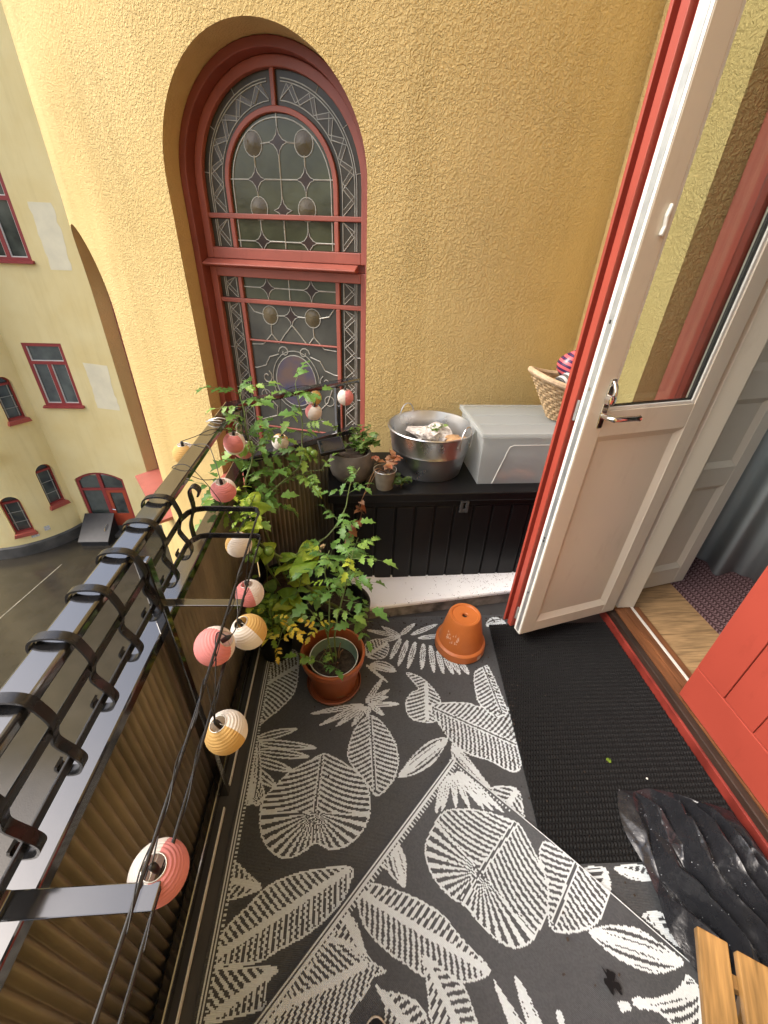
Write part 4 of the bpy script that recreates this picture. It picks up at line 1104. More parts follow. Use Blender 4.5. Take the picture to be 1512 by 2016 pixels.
hk = MB().strap(bez([(-.512, 0, 1.026), (-.512, 0, 1.044), (-.500, 0, 1.061), (-.472, 0, 1.066), (-.446, 0, 1.060), (-.436, 0, 1.040), (-.430, 0, 1.005), (-.441, 0, .972), (-.443, 0, .955), (-.430, 0, .925), (-.424, 0, .900), (-.436, 0, .876), (-.455, 0, .872), (-.466, 0, .886), (-.462, 0, .898)], 4), .0165, .004, (0, 1, 0)).mesh('hook_strap', M['iron_satin'], smooth=True)
for k in range(8):
    inst('hook_strap', hk, ph, Matrix.Translation((0, .912 - k * .108, 0)), local=False)

# ================================================================ WOVEN RUGS
def in_poly(X, Y, poly):
    ins = np.zeros(X.shape, bool)
    n = len(poly)
    for i in range(n):
        x0, y0 = poly[i]; x1, y1 = poly[(i + 1) % n]
        if y0 == y1: continue
        c = ((y0 > Y) != (y1 > Y)) & (X < (x1 - x0) * (Y - y0) / (y1 - y0) + x0)
        ins ^= c
    return ins
def seg_dist(X, Y, a, b):
    dx, dy = b[0] - a[0], b[1] - a[1]
    L2 = dx * dx + dy * dy + 1e-12
    t = np.clip(((X - a[0]) * dx + (Y - a[1]) * dy) / L2, 0, 1)
    return np.hypot(X - a[0] - t * dx, Y - a[1] - t * dy)
def smooth_poly(p, n=4):
    P = [Vector((a, b, 0)) for a, b in p]; N = len(P); out = []
    for i in range(N):
        a, b, c, d = P[i - 1], P[i], P[(i + 1) % N], P[(i + 2) % N]
        for k in range(n):
            t = k / n
            q = 0.5 * ((2 * b) + (c - a) * t + (2 * a - 5 * b + 4 * c - d) * t * t + (3 * b - a - 3 * c + d) * t ** 3)
            out.append((q.x, q.y))
    return out
def weave_pattern(X, Y, leaves, period=.0165):
    W = np.zeros(X.shape)
    for style, out, mid, kw in leaves:
        if style == 'petal':
            a, b = out; L = math.hypot(b[0] - a[0], b[1] - a[1]); w = kw['w'] / 2
            ux, uy = (b[0] - a[0]) / L, (b[1] - a[1]) / L
            t = ((X - a[0]) * ux + (Y - a[1]) * uy) / L; d = np.abs(-(X - a[0]) * uy + (Y - a[1]) * ux)
            prof = w * np.sqrt(np.clip(np.sin(np.clip(t, 0, 1) ** .8 * PI), 0, 1))
            ins = (t > 0) & (t < 1) & (d < prof)
            core = ins & (d < prof - .0062) & (d > .0032)
            W[ins] = 1; W[core] = 0
            continue
        poly = smooth_poly(out)
        xs, ys = [p[0] for p in poly], [p[1] for p in poly]
        box = (X > min(xs) - .01) & (X < max(xs) + .01) & (Y > min(ys) - .01) & (Y < max(ys) + .01)
        if not box.any(): continue
        x, y = X[box], Y[box]
        ins = in_poly(x, y, poly)
        dist = np.full(x.shape, 9.0)
        for i in range(len(poly)): dist = np.minimum(dist, seg_dist(x, y, poly[i], poly[(i + 1) % len(poly)]))
        a, b = mid[0], mid[-1]
        L = math.hypot(b[0] - a[0], b[1] - a[1]); ux, uy = (b[0] - a[0]) / L, (b[1] - a[1]) / L
        t = (x - a[0]) * ux + (y - a[1]) * uy; ds = -(x - a[0]) * uy + (y - a[1]) * ux; d = np.abs(ds)
        if style == 'l':
            hwid = max(1e-3, float(np.abs(ds[ins]).max()) if ins.any() else .02)
            tt = np.clip(t / L, 0, 1); arcw = np.sqrt(np.clip(4 * tt * (1 - tt), .02, 1))
            cc = ds / arcw
            st = np.mod(cc / (period * .95) + .25, 1) < .52
        else:
            kk = kw.get('kk', .55)
            cc = t - kk * d + 1.6 * d * d
            if style == 'h':
                lo = t > L
                ang = np.arctan2(d, (t - L))
                rr = np.hypot(d, t - L)
                cc = np.where(lo, (ang / PI) * .30 + L, t - kk * d + 1.6 * d * d + .0)
            st = np.mod(cc / period, 1) < .5
        v = st.astype(float)
        v[dist < .0050] = 1
        rib = (d < .0034) & (t > 0) & (t < L)
        v[(d < .0085) & (t > 0) & (t < L)] = 1
        if kw.get('rib'): v[rib] = 0
        w = W[box]; w[ins] = v[ins]; W[box] = w
    return W
def rug_material(name, rowdir, dark=(.048, .052, .057), light=(.70, .77, .80)):
    m = bpy.data.materials.new(name); m.use_nodes = True
    nt, b = nodes_of(m)
    at = nt.nodes.new('ShaderNodeAttribute'); at.attribute_name = 'weave'
    tc = nt.nodes.new('ShaderNodeTexCoord')
    n = nt.nodes.new('ShaderNodeTexNoise'); n.inputs['Scale'].default_value = 4; n.inputs['Detail'].default_value = 6
    nt.links.new(tc.outputs['Object'], n.inputs['Vector'])
    mx = nt.nodes.new('ShaderNodeMix'); mx.data_type = 'RGBA'
    mx.inputs['A'].default_value = (*dark, 1); mx.inputs['B'].default_value = (*light, 1)
    nt.links.new(at.outputs['Fac'], mx.inputs['Factor'])
    dm = nt.nodes.new('ShaderNodeMix'); dm.data_type = 'RGBA'; dm.blend_type = 'MULTIPLY'
    mr = nt.nodes.new('ShaderNodeMapRange'); mr.inputs['From Min'].default_value = .45; mr.inputs['From Max'].default_value = .7; mr.inputs['To Max'].default_value = .5
    nt.links.new(n.outputs['Fac'], mr.inputs['Value']); nt.links.new(mr.outputs[0], dm.inputs['Factor'])
    dm.inputs['B'].default_value = (.72, .71, .68, 1)
    nt.links.new(mx.outputs['Result'], dm.inputs['A']); nt.links.new(dm.outputs['Result'], b.inputs['Base Color'])
    b.inputs['Roughness'].default_value = .42
    wv = nt.nodes.new('ShaderNodeTexWave'); wv.bands_direction = rowdir; wv.inputs['Scale'].default_value = 90; wv.inputs['Distortion'].default_value = .6
    nt.links.new(tc.outputs['Object'], wv.inputs['Vector'])
    bp = nt.nodes.new('ShaderNodeBump'); bp.inputs['Strength'].default_value = .55; bp.inputs['Distance'].default_value = .0022
    nt.links.new(wv.outputs['Fac'], bp.inputs['Height']); nt.links.new(bp.outputs[0], b.inputs['Normal'])
    return m
def rug(name, s0, s1, t0, t1, ds, dt, leaves, frame, mat, border, hfun, spots=()):
    ns, nt_ = int((s1 - s0) / ds), int((t1 - t0) / dt)
    S = np.linspace(s0, s1, ns + 1); T = np.linspace(t0, t1, nt_ + 1)
    GS, GT = np.meshgrid(S, T)
    P = frame(GS, GT, hfun(GS, GT))
    me = bpy.data.meshes.new(name)
    nv = GS.size; nf = ns * nt_
    me.vertices.add(nv); me.vertices.foreach_set('co', np.stack(P, -1).reshape(-1).astype(np.float32))
    idx = np.arange(nv).reshape(nt_ + 1, ns + 1)
    q = np.stack([idx[:-1, :-1], idx[:-1, 1:], idx[1:, 1:], idx[1:, :-1]], -1).reshape(-1)
    me.loops.add(nf * 4); me.loops.foreach_set('vertex_index', q.astype(np.int32))
    me.polygons.add(nf); me.polygons.foreach_set('loop_start', np.arange(0, nf * 4, 4, dtype=np.int32))
    me.update(calc_edges=True)
    cs, ct = np.meshgrid((S[:-1] + S[1:]) / 2, (T[:-1] + T[1:]) / 2)
    # stitch jitter gives the stepped edges of a flat weave
    rg_ = np.random.RandomState(5)
    js = cs + (np.floor(ct / (dt * 2)) % 2) * ds * .5 + rg_.uniform(-.15, .15, cs.shape) * ds
    W = weave_pattern(js, ct, leaves)
    W = border(cs, ct, W)
    W = W * rg_.uniform(.90, 1.0, W.shape) + (1 - W) * rg_.uniform(0, .035, W.shape)
    a = me.attributes.new('weave', 'FLOAT', 'FACE'); a.data.foreach_set('value', W.reshape(-1).astype(np.float32))
    me.materials.append(mat)
    me.polygons.foreach_set('use_smooth', [True] * nf)
    o = bpy.data.objects.new(name, me); COL.objects.link(o)
    return o
def border_a(s, t, W):
    e = s - (-.392)
    W = W.copy(); W[e < .030] = 0
    W[(e > .007) & (e < .0115)] = 1; W[(e > .017) & (e < .0215)] = 1
    k = (e > .027) & (e < .034) & (np.mod(t, .011) < .005); W[k] = 1
    return W
ra = rug('patterned_rug', -.392, 1.05, -.30, 1.485, .0042, .0031, RUG_A_LEAVES, lambda s, t, h: (s, t, h), rug_material('woven_leaf_rug', 'Y'), border_a,
         lambda s, t: .0045 + .0016 * np.sin(s * 9 + t * 3) + .0012 * np.sin(t * 13))
tag(ra, 'large black and white woven leaf rug lying flat on the balcony floor', 'rug')
def border_b(s, t, W):
    W = W.copy(); e = t
    W[e < .024] = 0
    W[(e > .004) & (e < .009)] = 1; W[(e > .014) & (e < .019)] = 1
    k = (e > .022) & (e < .034) & (np.mod(s, .011) < .0045); W[k] = 1
    W[s < .0035] = 1
    k = (s > .008) & (s < .016) & (np.mod(t, .012) < .005) & (t < .25); W[k] = 1
    return W
E1, E2, O2 = (-.722, -.692), (.692, -.722), (.363, .781)
def frame_b(s, t, h): return (O2[0] + E1[0] * s + E2[0] * t, O2[1] + E1[1] * s + E2[1] * t, h)
rb = rug('overlapping_rug', 0, 1.25, 0, 1.15, .0031, .0042, RUG_B_LEAVES, frame_b, rug_material('woven_leaf_rug_top', 'Y'), border_b,
         lambda s, t: .0105 + .004 * np.exp(-(s / .06) ** 2) + .003 * np.exp(-(t / .06) ** 2) + .0015 * np.sin(s * 8) * np.sin(t * 9) + .012 * np.exp(-((t - .42) / .25) ** 2) * np.exp(-(s / .2) ** 2))
tag(rb, 'second black and white leaf rug laid diagonally with its corner pointing up', 'rug')
# swap so that local wave follows this rug's rows
nt = rb.data.materials[0].node_tree
mp = nt.nodes.new('ShaderNodeMapping'); mp.inputs['Rotation'].default_value = (0, 0, rad(-43.8) + PI / 2)
tcn = [n for n in nt.nodes if n.type == 'TEX_COORD'][0]; wvn = [n for n in nt.nodes if n.type == 'TEX_WAVE'][0]
nt.links.new(tcn.outputs['Object'], mp.inputs['Vector']); nt.links.new(mp.outputs[0], wvn.inputs['Vector'])

# ---- black ribbed mat
def grid_mesh(name, nu, nv, fn, mat, smooth='all'):
    U_, V_ = np.meshgrid(np.linspace(0, 1, nu + 1), np.linspace(0, 1, nv + 1))
    X, Y, Z = fn(U_, V_)
    me = bpy.data.meshes.new(name); n = U_.size; nf = nu * nv
    me.vertices.add(n); me.vertices.foreach_set('co', np.stack([X, Y, Z], -1).reshape(-1).astype(np.float32))
    idx = np.arange(n).reshape(nv + 1, nu + 1)
    q = np.stack([idx[:-1, :-1], idx[:-1, 1:], idx[1:, 1:], idx[1:, :-1]], -1).reshape(-1)
    me.loops.add(nf * 4); me.loops.foreach_set('vertex_index', q.astype(np.int32))
    me.polygons.add(nf); me.polygons.foreach_set('loop_start', np.arange(0, nf * 4, 4, dtype=np.int32))
    me.update(calc_edges=True); me.materials.append(mat)
    me.polygons.foreach_set('use_smooth', [True] * nf)
    o = bpy.data.objects.new(name, me); COL.objects.link(o)
    return o
def mat_fn(u, v):
    BL, BR, TL, TR_ = np.array([.593, .451]), np.array([1.296, .43]), np.array([.690, 1.415]), np.array([1.300, 1.408])
    X = (1 - v) * ((1 - u) * BL[0] + u * BR[0]) + v * ((1 - u) * TL[0] + u * TR_[0])
    Y = (1 - v) * ((1 - u) * BL[1] + u * BR[1]) + v * ((1 - u) * TL[1] + u * TR_[1])
    row = v * 53; col = u * 62
    edge = np.minimum(np.minimum(u, 1 - u) / .004, np.minimum(v, 1 - v) / .003); edge = np.clip(edge, 0, 1)
    kn = np.abs(np.sin(PI * row)) ** .6 * (.25 + .75 * np.abs(np.sin(PI * (col + .5 * (np.floor(row) % 2)))))
    Z = .0085 + .0095 * kn * edge - .004 * (1 - edge)
    return X, Y, Z
mm = grid_mesh('ribbed_mat', 400, 530, mat_fn, material('black_mat_fibre', (.0065, .0066, .007), .5, var=(330, .0), bump=(420, .9, .002), col2=(.018, .018, .018), spec=.12))
tag(mm, 'black ribbed doormat in front of the threshold', 'doormat')

# ================================================================ STEP, BENCH
stp = thing('white_step', 'white moulded step board speckled with soil below the bench', 'step', (.5, 1.63, 0))
sa = math.atan2(1.581 - 1.476, .841 - .03); sd = Vector((math.cos(sa), math.sin(sa), 0)); sn = Vector((-sd.y, sd.x, 0)); s0 = Vector((.03, 1.468, 0)) - sd * .10
SF = lambda a, c, d: tuple(s0 + sd * d + sn * a + Vector((0, 0, c)))
def speck():
    m = material('speckled_white_board', (.80, .80, .78), .4, bump=(60, .05, .001))
    nt, b = nodes_of(m)
    g = nt.nodes.new('ShaderNodeNewGeometry'); v = nt.nodes.new('ShaderNodeTexVoronoi'); v.inputs['Scale'].default_value = 130
    mp = nt.nodes.new('ShaderNodeMapping'); mp.inputs['Scale'].default_value = (.8, 1.1, 1)
    nt.links.new(g.outputs['Position'], mp.inputs['Vector']); nt.links.new(mp.outputs[0], v.inputs['Vector'])
    l = nt.nodes.new('ShaderNodeMath'); l.operation = 'LESS_THAN'; l.inputs[1].default_value = .26; nt.links.new(v.outputs['Distance'], l.inputs[0])
    n = nt.nodes.new('ShaderNodeTexNoise'); n.inputs['Scale'].default_value = 40; nt.links.new(g.outputs['Position'], n.inputs['Vector'])
    sx = nt.nodes.new('ShaderNodeSeparateXYZ'); nt.links.new(g.outputs['Position'], sx.inputs[0])
    mr = nt.nodes.new('ShaderNodeMapRange'); mr.inputs['From Min'].default_value = .15; mr.inputs['From Max'].default_value = .75; mr.inputs['To Min'].default_value = .72; mr.inputs['To Max'].default_value = .46; nt.links.new(sx.outputs[0], mr.inputs['Value'])
    gt = nt.nodes.new('ShaderNodeMath'); gt.operation = 'GREATER_THAN'; nt.links.new(n.outputs['Fac'], gt.inputs[0]); nt.links.new(mr.outputs[0], gt.inputs[1])
    mu = nt.nodes.new('ShaderNodeMath'); mu.operation = 'MULTIPLY'; nt.links.new(l.outputs[0], mu.inputs[0]); nt.links.new(gt.outputs[0], mu.inputs[1])
    mx = nt.nodes.new('ShaderNodeMix'); mx.data_type = 'RGBA'; mx.inputs['A'].default_value = (.86, .88, .88, 1); mx.inputs['B'].default_value = (.13, .11, .10, 1)
    nt.links.new(mu.outputs[0], mx.inputs['Factor']); nt.links.new(mx.outputs['Result'], b.inputs['Base Color'])
    return m
M['speck'] = speck()
MB().prism([(.006, .0), (.24, .0), (.24, .066), (.006, .066)], SF, 0, 1.38).build('plinth', M['concrete'], stp)
MB().prism([(.0, .0665), (.235, .0665), (.235, .098), (.215, .098), (.21, .086), (.045, .084), (.040, .090), (.004, .088), (.0, .080)], SF, 0, 1.38).build('board', M['speck'], stp, bevel=.0015)

ba = rad(1.6); bd_ = Vector((math.cos(ba), math.sin(ba), 0)); bn = Vector((-bd_.y, bd_.x, 0)); b0 = Vector((-.095, 1.685, 0))
BF = lambda a, b, z: tuple(b0 + bd_ * a + bn * b + Vector((0, 0, z)))
bx_ = lambda mb, a0, a1, c0, c1, z0, z1, mi=0: mb.prism([(a0, c0), (a1, c0), (a1, c1), (a0, c1)], BF, z0, z1, mi)
bench = thing('storage_bench', 'black plastic storage bench with panelled front against the tower wall', 'storage bench', (.5, 1.9, .06))
chf = lambda e: [(-e, -e), (1.30 + e, -e), (1.30 + e, .47), (.17, .47), (-e, .28)]
MB().prism([(.01, .014), (1.29, .014), (1.29, .44), (.19, .44), (.01, .28)], BF, .062, .570).build('body', M['black_plastic'], bench)
MB().prism(chf(.012), BF, .572, .618).build('lid', M['black_plastic'], bench, bevel=.006)
for k in range(13):
    a = .02 + k * .098
    bx_(MB(), a + .001, a + .090, .004, .0138, .085, .535).build('front_panel', M['black_plastic'], bench, bevel=.006)
bx_(MB(), .015, 1.285, .006, .0137, .537, .569).build('upper_rim', M['black_plastic'], bench, bevel=.003)
lt = MB(); bx_(lt, .628, .644, -.010, .0035, .505, .569); bx_(lt, .656, .672, -.010, .0035, .505, .569); bx_(lt, .644, .656, -.010, .0035, .505, .523); bx_(lt, .644, .656, -.010, .0035, .56, .569)
lt.build('latch', material('latch_plastic', (.06, .06, .06), .25), bench, bevel=.002)
LZ = .618

# ================================================================ THINGS ON THE BENCH
# galvanised tub
bk = thing('galvanised_tub', 'round galvanised steel tub with wire handles on the bench', 'tub', (.405, 1.965, LZ))
pr = [(.001, .004), (.160, .004), (.168, .0), (.172, .006), (.182, .06), (.194, .125), (.1955, .128), (.1945, .132), (.1975, .136), (.1965, .141), (.212, .228), (.217, .230), (.220, .235), (.217, .240), (.211, .238), (.209, .230), (.194, .141), (.190, .125), (.168, .012), (.001, .010)]
MB().lathe(pr, 64, (.405, 1.965, LZ)).build('shell', M['galv'], bk, smooth=True)
for ang in (118, -48):
    a = rad(ang); cx, cy = .405 + .214 * math.cos(a), 1.965 + .214 * math.sin(a); tx, ty = -math.sin(a), math.cos(a)
    pts = [(cx + tx * .045 * math.cos(t), cy + ty * .045 * math.cos(t), LZ + .211 + .075 * math.sin(t)) for t in np.linspace(-.5, PI + .5, 18)]
    MB().tube(pts, .0035, 8).build('handle', M['galv'], bk, smooth=True)
    for s_ in (-1, 1):
        MB().lathe([(.0, .003), (.005, .002), (.006, -.004)], 8, (cx - .012 * math.cos(a) + tx * .045 * s_, cy - .012 * math.sin(a) + ty * .045 * s_, LZ + .191)).build('rivet', M['galv'], bk)
# rubbish in the tub
def crumple(name, cx, cy, cz, sx, sy, sz, mat, seed, label, cat, nseg=22, amp=.5, par=None):
    bm = bmesh.new(); bmesh.ops.create_icosphere(bm, subdivisions=3, radius=1.0)
    for v in bm.verts:
        n1 = noise.noise(v.co * 1.6 + Vector((seed, 0, 0))); n2 = noise.noise(v.co * 4.0 + Vector((0, seed, 0)))
        k = 1 + amp * n1 + amp * .5 * n2
        v.co = Vector((v.co.x * sx * k, v.co.y * sy * k, v.co.z * sz * k))
    me = bpy.data.meshes.new(name); bm.to_mesh(me); bm.free(); me.materials.append(mat)
    o = bpy.data.objects.new(name, me); COL.objects.link(o); o.location = (cx, cy, cz)
    if label: tag(o, label, cat)
    return o
M['news'] = material('newsprint', (.62, .60, .56), .8, var=(55, .5, 2), col2=(.28, .24, .22))
M['brownpaper'] = material('brown_paper', (.42, .25, .12), .8, var=(18, .35))
crumple('crumpled_newspaper', .42, 1.99, LZ + .155, .115, .10, .055, M['news'], 3, 'crumpled newspaper lying in the galvanised tub', 'paper', amp=.8)
crumple('brown_paper_bag', .535, 1.93, LZ + .165, .075, .038, .030, M['brownpaper'], 9, 'crumpled brown paper bag at the front of the galvanised tub', 'paper bag', amp=.6)
fill = MB().lathe([(.0, .10), (.12, .095), (.183, .085)], 32, (.405, 1.965, LZ)).build('garden_waste', M['soil']); tag(fill, 'dark garden waste filling the bottom of the tub', 'garden waste')

# frosted storage box
M['frost'] = None
def frosted():
    m = bpy.data.materials.new('frosted_plastic'); m.use_nodes = True
    nt = m.node_tree; b = nt.nodes['Principled BSDF']; out = nt.nodes['Material Output']
    b.inputs['Base Color'].default_value = (.74, .77, .77, 1); b.inputs['Roughness'].default_value = .28
    t = nt.nodes.new('ShaderNodeBsdfTransparent'); t.inputs[0].default_value = (.86, .88, .88, 1)
    tl = nt.nodes.new('ShaderNodeBsdfTranslucent'); tl.inputs[0].default_value = (.86, .89, .89, 1)
    m1 = nt.nodes.new('ShaderNodeMixShader'); m1.inputs[0].default_value = .55
    m2 = nt.nodes.new('ShaderNodeMixShader'); m2.inputs[0].default_value = .52
    nt.links.new(b.outputs[0], m1.inputs[1]); nt.links.new(tl.outputs[0], m1.inputs[2])
    nt.links.new(m1.outputs[0], m2.inputs[1]); nt.links.new(t.outputs[0], m2.inputs[2]); nt.links.new(m2.outputs[0], out.inputs['Surface'])
    return m
M['frost'] = frosted()
pb = thing('plastic_storage_box', 'frosted plastic storage box with lid on the bench', 'storage box', (.83, 1.97, LZ))
def tub_box(a0, a1, c0, c1, z0, z1, taper, th):
    mb = MB()
    def loop(i, z, k): return [(a0 + i + k, c0 + i + k, z), (a1 - i - k, c0 + i + k, z), (a1 - i - k, c1 - i - k, z), (a0 + i + k, c1 - i - k, z)]
    L = [loop(0, z0, taper), loop(0, z1, 0), loop(th, z1, 0), loop(th, z0 + th, taper)]
    V = [BF(*p) for l in L for p in l]
    F = [(3, 2, 1, 0)]
    for r in range(3):
        for k in range(4): F.append((r * 4 + k, r * 4 + (k + 1) % 4, (r + 1) * 4 + (k + 1) % 4, (r + 1) * 4 + k))
    F.append((12, 13, 14, 15))
    return mb.add(V, F)
tub_box(.715, 1.20, .065, .455, LZ + .001, LZ + .250, .008, .003).build('tub', M['frost'], pb, bevel=.010, seg=3)
lidm = MB(); bx_(lidm, .700, 1.215, .050, .470, LZ + .2505, LZ + .266); lidm.build('lid', M['frost'], pb, bevel=.006, seg=3)
lr = MB()
for (a0, a1, c0, c1) in ((.700, 1.215, .050, .066), (.700, 1.215, .454, .470), (.700, .716, .066, .454), (1.199, 1.215, .066, .454)): bx_(lr, a0, a1, c0, c1, LZ + .2665, LZ + .274)
for c0 in (.19, .32): bx_(lr, .730, 1.18, c0, c0 + .006, LZ + .2665, LZ + .2695)
lr.build('lid_rim', M['frost'], pb, bevel=.003)
mk_ = MB().tube([BF(.80, .072, LZ + .005), BF(.845, .062, LZ + .19), BF(.85, .0615, LZ + .205), BF(.87, .0605, LZ + .212), BF(1.15, .0605, LZ + .215)], .0022, 6).build('moulded_line', M['offwhite'], pb, smooth=True)
o = crumple('grey_cloth_bundle', *BF(.94, .27, LZ + .10), .17, .15, .085, material('grey_cloth', (.16, .17, .18), .9, var=(10, .4)), 21, 'grey bundle inside the frosted storage box', 'cloth', amp=.25)
for k, (a, c, z) in enumerate(((.93, .105, .045), (.855, .095, .03), (.99, .10, .035))):
    crumple('terracotta_shard', *BF(a, c, LZ + z), .035, .018, .022, material('shard', (.50, .20, .12), .7), 30 + k, ['flat orange shard inside the frosted box near its front', 'small orange shard at the left inside the frosted box', 'orange shard at the right inside the frosted box'][k], 'shard', amp=.4)

# wicker basket on the box
wk = thing('wicker_basket', 'oval wicker basket on top of the storage box', 'basket', (1.10, 2.0, LZ + .275))
bz = LZ + .276; bc = (1.105, 1.985)
def ell(t, k): return (bc[0] + (.095 + .135 * k) * math.cos(t), bc[1] + (.075 + .075 * k) * math.sin(t), bz + .20 * k + .025 * k * math.cos(2 * t))
for r in range(13):
    k = (r + .3) / 13
    wv_ = [Vector(ell(2 * PI * i / 80, k)) + Vector((math.cos(2 * PI * i / 80), math.sin(2 * PI * i / 80), 0)) * (.004 * (1 if (i // 2 + r) % 2 else -1)) for i in range(80)]
    MB().tube(wv_, .0060, 6, closed=True).build('weaver', M['wicker'], wk, smooth=True)
st_ = MB()
for i in range(40):
    t = 2 * PI * i / 40; st_.tube([ell(t, 0), ell(t, .5), ell(t, 1.0)], .0042, 6)
st_.build('stakes', M['wicker'], wk, smooth=True)
MB().tube([ell(2 * PI * i / 64, 1.03) for i in range(64)], .014, 8, closed=True).build('rim', material('wicker_rim', (.58, .43, .27), .55, var=(40, .4)), wk, smooth=True)
MB().lathe([(0, .004), (.095, .004), (.095, 0)], 24, (bc[0], bc[1], bz), sy=.8).build('base', M['wicker'], wk)
# contents of the basket
def striped(name, c1, c2, scale, axis='Z', rough=.4):
    m = material(name, c1, rough); nt, b = nodes_of(m)
    tc = nt.nodes.new('ShaderNodeTexCoord'); w = nt.nodes.new('ShaderNodeTexWave'); w.bands_direction = axis; w.inputs['Scale'].default_value = scale; w.inputs['Distortion'].default_value = 0
    gt = nt.nodes.new('ShaderNodeMath'); gt.operation = 'GREATER_THAN'; gt.inputs[1].default_value = .5
    mx = nt.nodes.new('ShaderNodeMix'); mx.data_type = 'RGBA'; mx.inputs['A'].default_value = (*c1, 1); mx.inputs['B'].default_value = (*c2, 1)
    nt.links.new(tc.outputs['Object'], w.inputs['Vector']); nt.links.new(w.outputs['Fac'], gt.inputs[0]); nt.links.new(gt.outputs[0], mx.inputs['Factor']); nt.links.new(mx.outputs['Result'], b.inputs['Base Color'])
    return m
bl = MB().lathe([(0, -.055), (.03, -.05), (.055, -.028), (.064, 0), (.058, .025), (.042, .048), (.024, .066), (.010, .080), (.012, .088), (.0, .094)], 32, (1.062, 2.035, bz + .245)).build('striped_bauble', striped('pink_purple_stripes', (.62, .11, .13), (.055, .022, .075), 13, rough=.25), smooth=True)
tag(bl, 'pink and purple striped onion shaped bauble lying in the wicker basket', 'bauble')
bl.rotation_euler = (rad(6), rad(14), 0)
rl_ = MB().lathe([(0, -.09), (.040, -.09), (.042, -.085), (.042, .085), (.040, .09), (0, .09)], 28, (0, 0, .0)); rl_.v = [(1.075 + z * .8, 1.985 + x * .9, bz + .195 + y * .9) for x, y, z in rl_.v]
ro_ = rl_.build('glass_jar', striped('grey_bands', (.10, .10, .10), (.55, .55, .55), 9, 'X', .2), smooth=True); ro_.rotation_euler = (0, rad(-18), rad(25)); tag(ro_, 'grey striped jar lying in the wicker basket', 'jar')
bp_ = MB().box(1.03, 1.14, 1.90, 1.945, bz + .12, bz + .225).build('white_carton', M['paper_white'], bevel=.006); bp_.rotation_euler = (rad(-18), rad(20), 0); tag(bp_, 'white carton leaning in the wicker basket', 'carton')

# grey clay bowl planter
gp = thing('grey_clay_planter', 'rough grey clay bowl planter at the left end of the bench', 'planter', (.005, 1.83, LZ))
gc = (.005, 1.835, LZ)
MB().lathe([(.001, .002), (.050, .0), (.075, .012), (.100, .045), (.110, .085), (.106, .118), (.094, .148), (.090, .155), (.084, .154), (.082, .146), (.082, .125), (.001, .120)], 48, gc).build('bowl', M['grey_clay'], gp, smooth=True)
MB().lathe([(.0, .140), (.04, .138), (.081, .130)], 24, gc).build('soil', M['soil'], gp, smooth=True)
# small tin pot
tp = thing('small_tin_pot', 'small taupe tin pot holding a withered plant on the bench edge', 'pot', (.162, 1.752, LZ))
tc_ = (.162, 1.752, LZ)
MB().lathe([(.001, .002), (.040, .0), (.041, .004), (.052, .090), (.0555, .092), (.055, .099), (.0505, .098), (.050, .075), (.001, .072)], 32, tc_).build('shell', M['tin'], tp, smooth=True)
MB().tube([(tc_[0] + .054 * math.cos(2 * PI * k / 32), tc_[1] + .054 * math.sin(2 * PI * k / 32), LZ + .097) for k in range(32)], .0022, 6, closed=True).build('rim', M['galv'], tp, smooth=True)
MB().lathe([(.0, .083), (.050, .079)], 20, tc_).build('soil', M['soil'], tp)
# solar panel
spn = thing('solar_panel', 'small black solar panel on a stake stuck in the grey planter', 'solar panel', (-.085, 1.78, LZ + .1))
sc = Vector((-.088, 1.775, .822)); sxv = Vector((.055, .012, .008)); syv = Vector((-.010, .038, .016)); szv = sxv.cross(syv).normalized()
MB().obox(sc, sxv, syv, szv * .010).build('casing', M['black_matte'], spn, bevel=.003)
MB().obox(sc + szv * .0108, sxv * .86, syv * .82, szv * .0006).build('solar_cell', material('solar_cell', (.012, .014, .022), .08, spec=.8), spn)
MB().tube([sc - szv * .009, sc + Vector((.02, .01, -.05)), (-.045, 1.80, LZ + .135)], .007, 8).build('stake', M['black_matte'], spn, smooth=True)

# ================================================================ FLOOR POTS
pt = thing('terracotta_planter', 'tall brown plastic planter on a saucer holding a tomato plant', 'planter', (-.078, 1.115, 0))
pc = (-.078, 1.118, .008)
MB().lathe([(.001, .0), (.098, .0), (.108, .004), (.115, .024), (.112, .026), (.105, .008), (.001, .006)], 48, pc).build('saucer', M['terracotta_brown'], pt, smooth=True)
MB().lathe([(.001, .009), (.086, .009), (.089, .012), (.118, .172), (.120, .175), (.127, .176), (.131, .205), (.128, .209), (.121, .208), (.117, .176), (.110, .14), (.085, .016), (.001, .014)], 56, pc).build('pot', M['terracotta'] if False else material('orange_brown_pot', (.36, .10, .035), .42, var=(7, .25), bump=(50, .08, .001)), pt, smooth=True)
ig = MB().lathe([(.080, .03), (.096, .188), (.098, .188), (.0985, .191), (.0945, .191), (.0925, .178), (.082, .10)], 40, (pc[0] + .004, pc[1] - .012, pc[2])).build('inner_pot', M['green_pot'], pt, smooth=True)
MB().tube([(pc[0] + .004 + .0965 * math.cos(2 * PI * k / 40), pc[1] - .012 + .0965 * math.sin(2 * PI * k / 40), pc[2] + .1915) for k in range(40)], .0016, 6, closed=True).build('rim', M['offwhite'], ig, smooth=True)
so_ = MB().lathe([(.0, .152), (.03, .154), (.06, .148), (.0895, .140)], 28, (pc[0] + .004, pc[1] - .012, pc[2])).build('soil', M['soil'], pt, smooth=True)

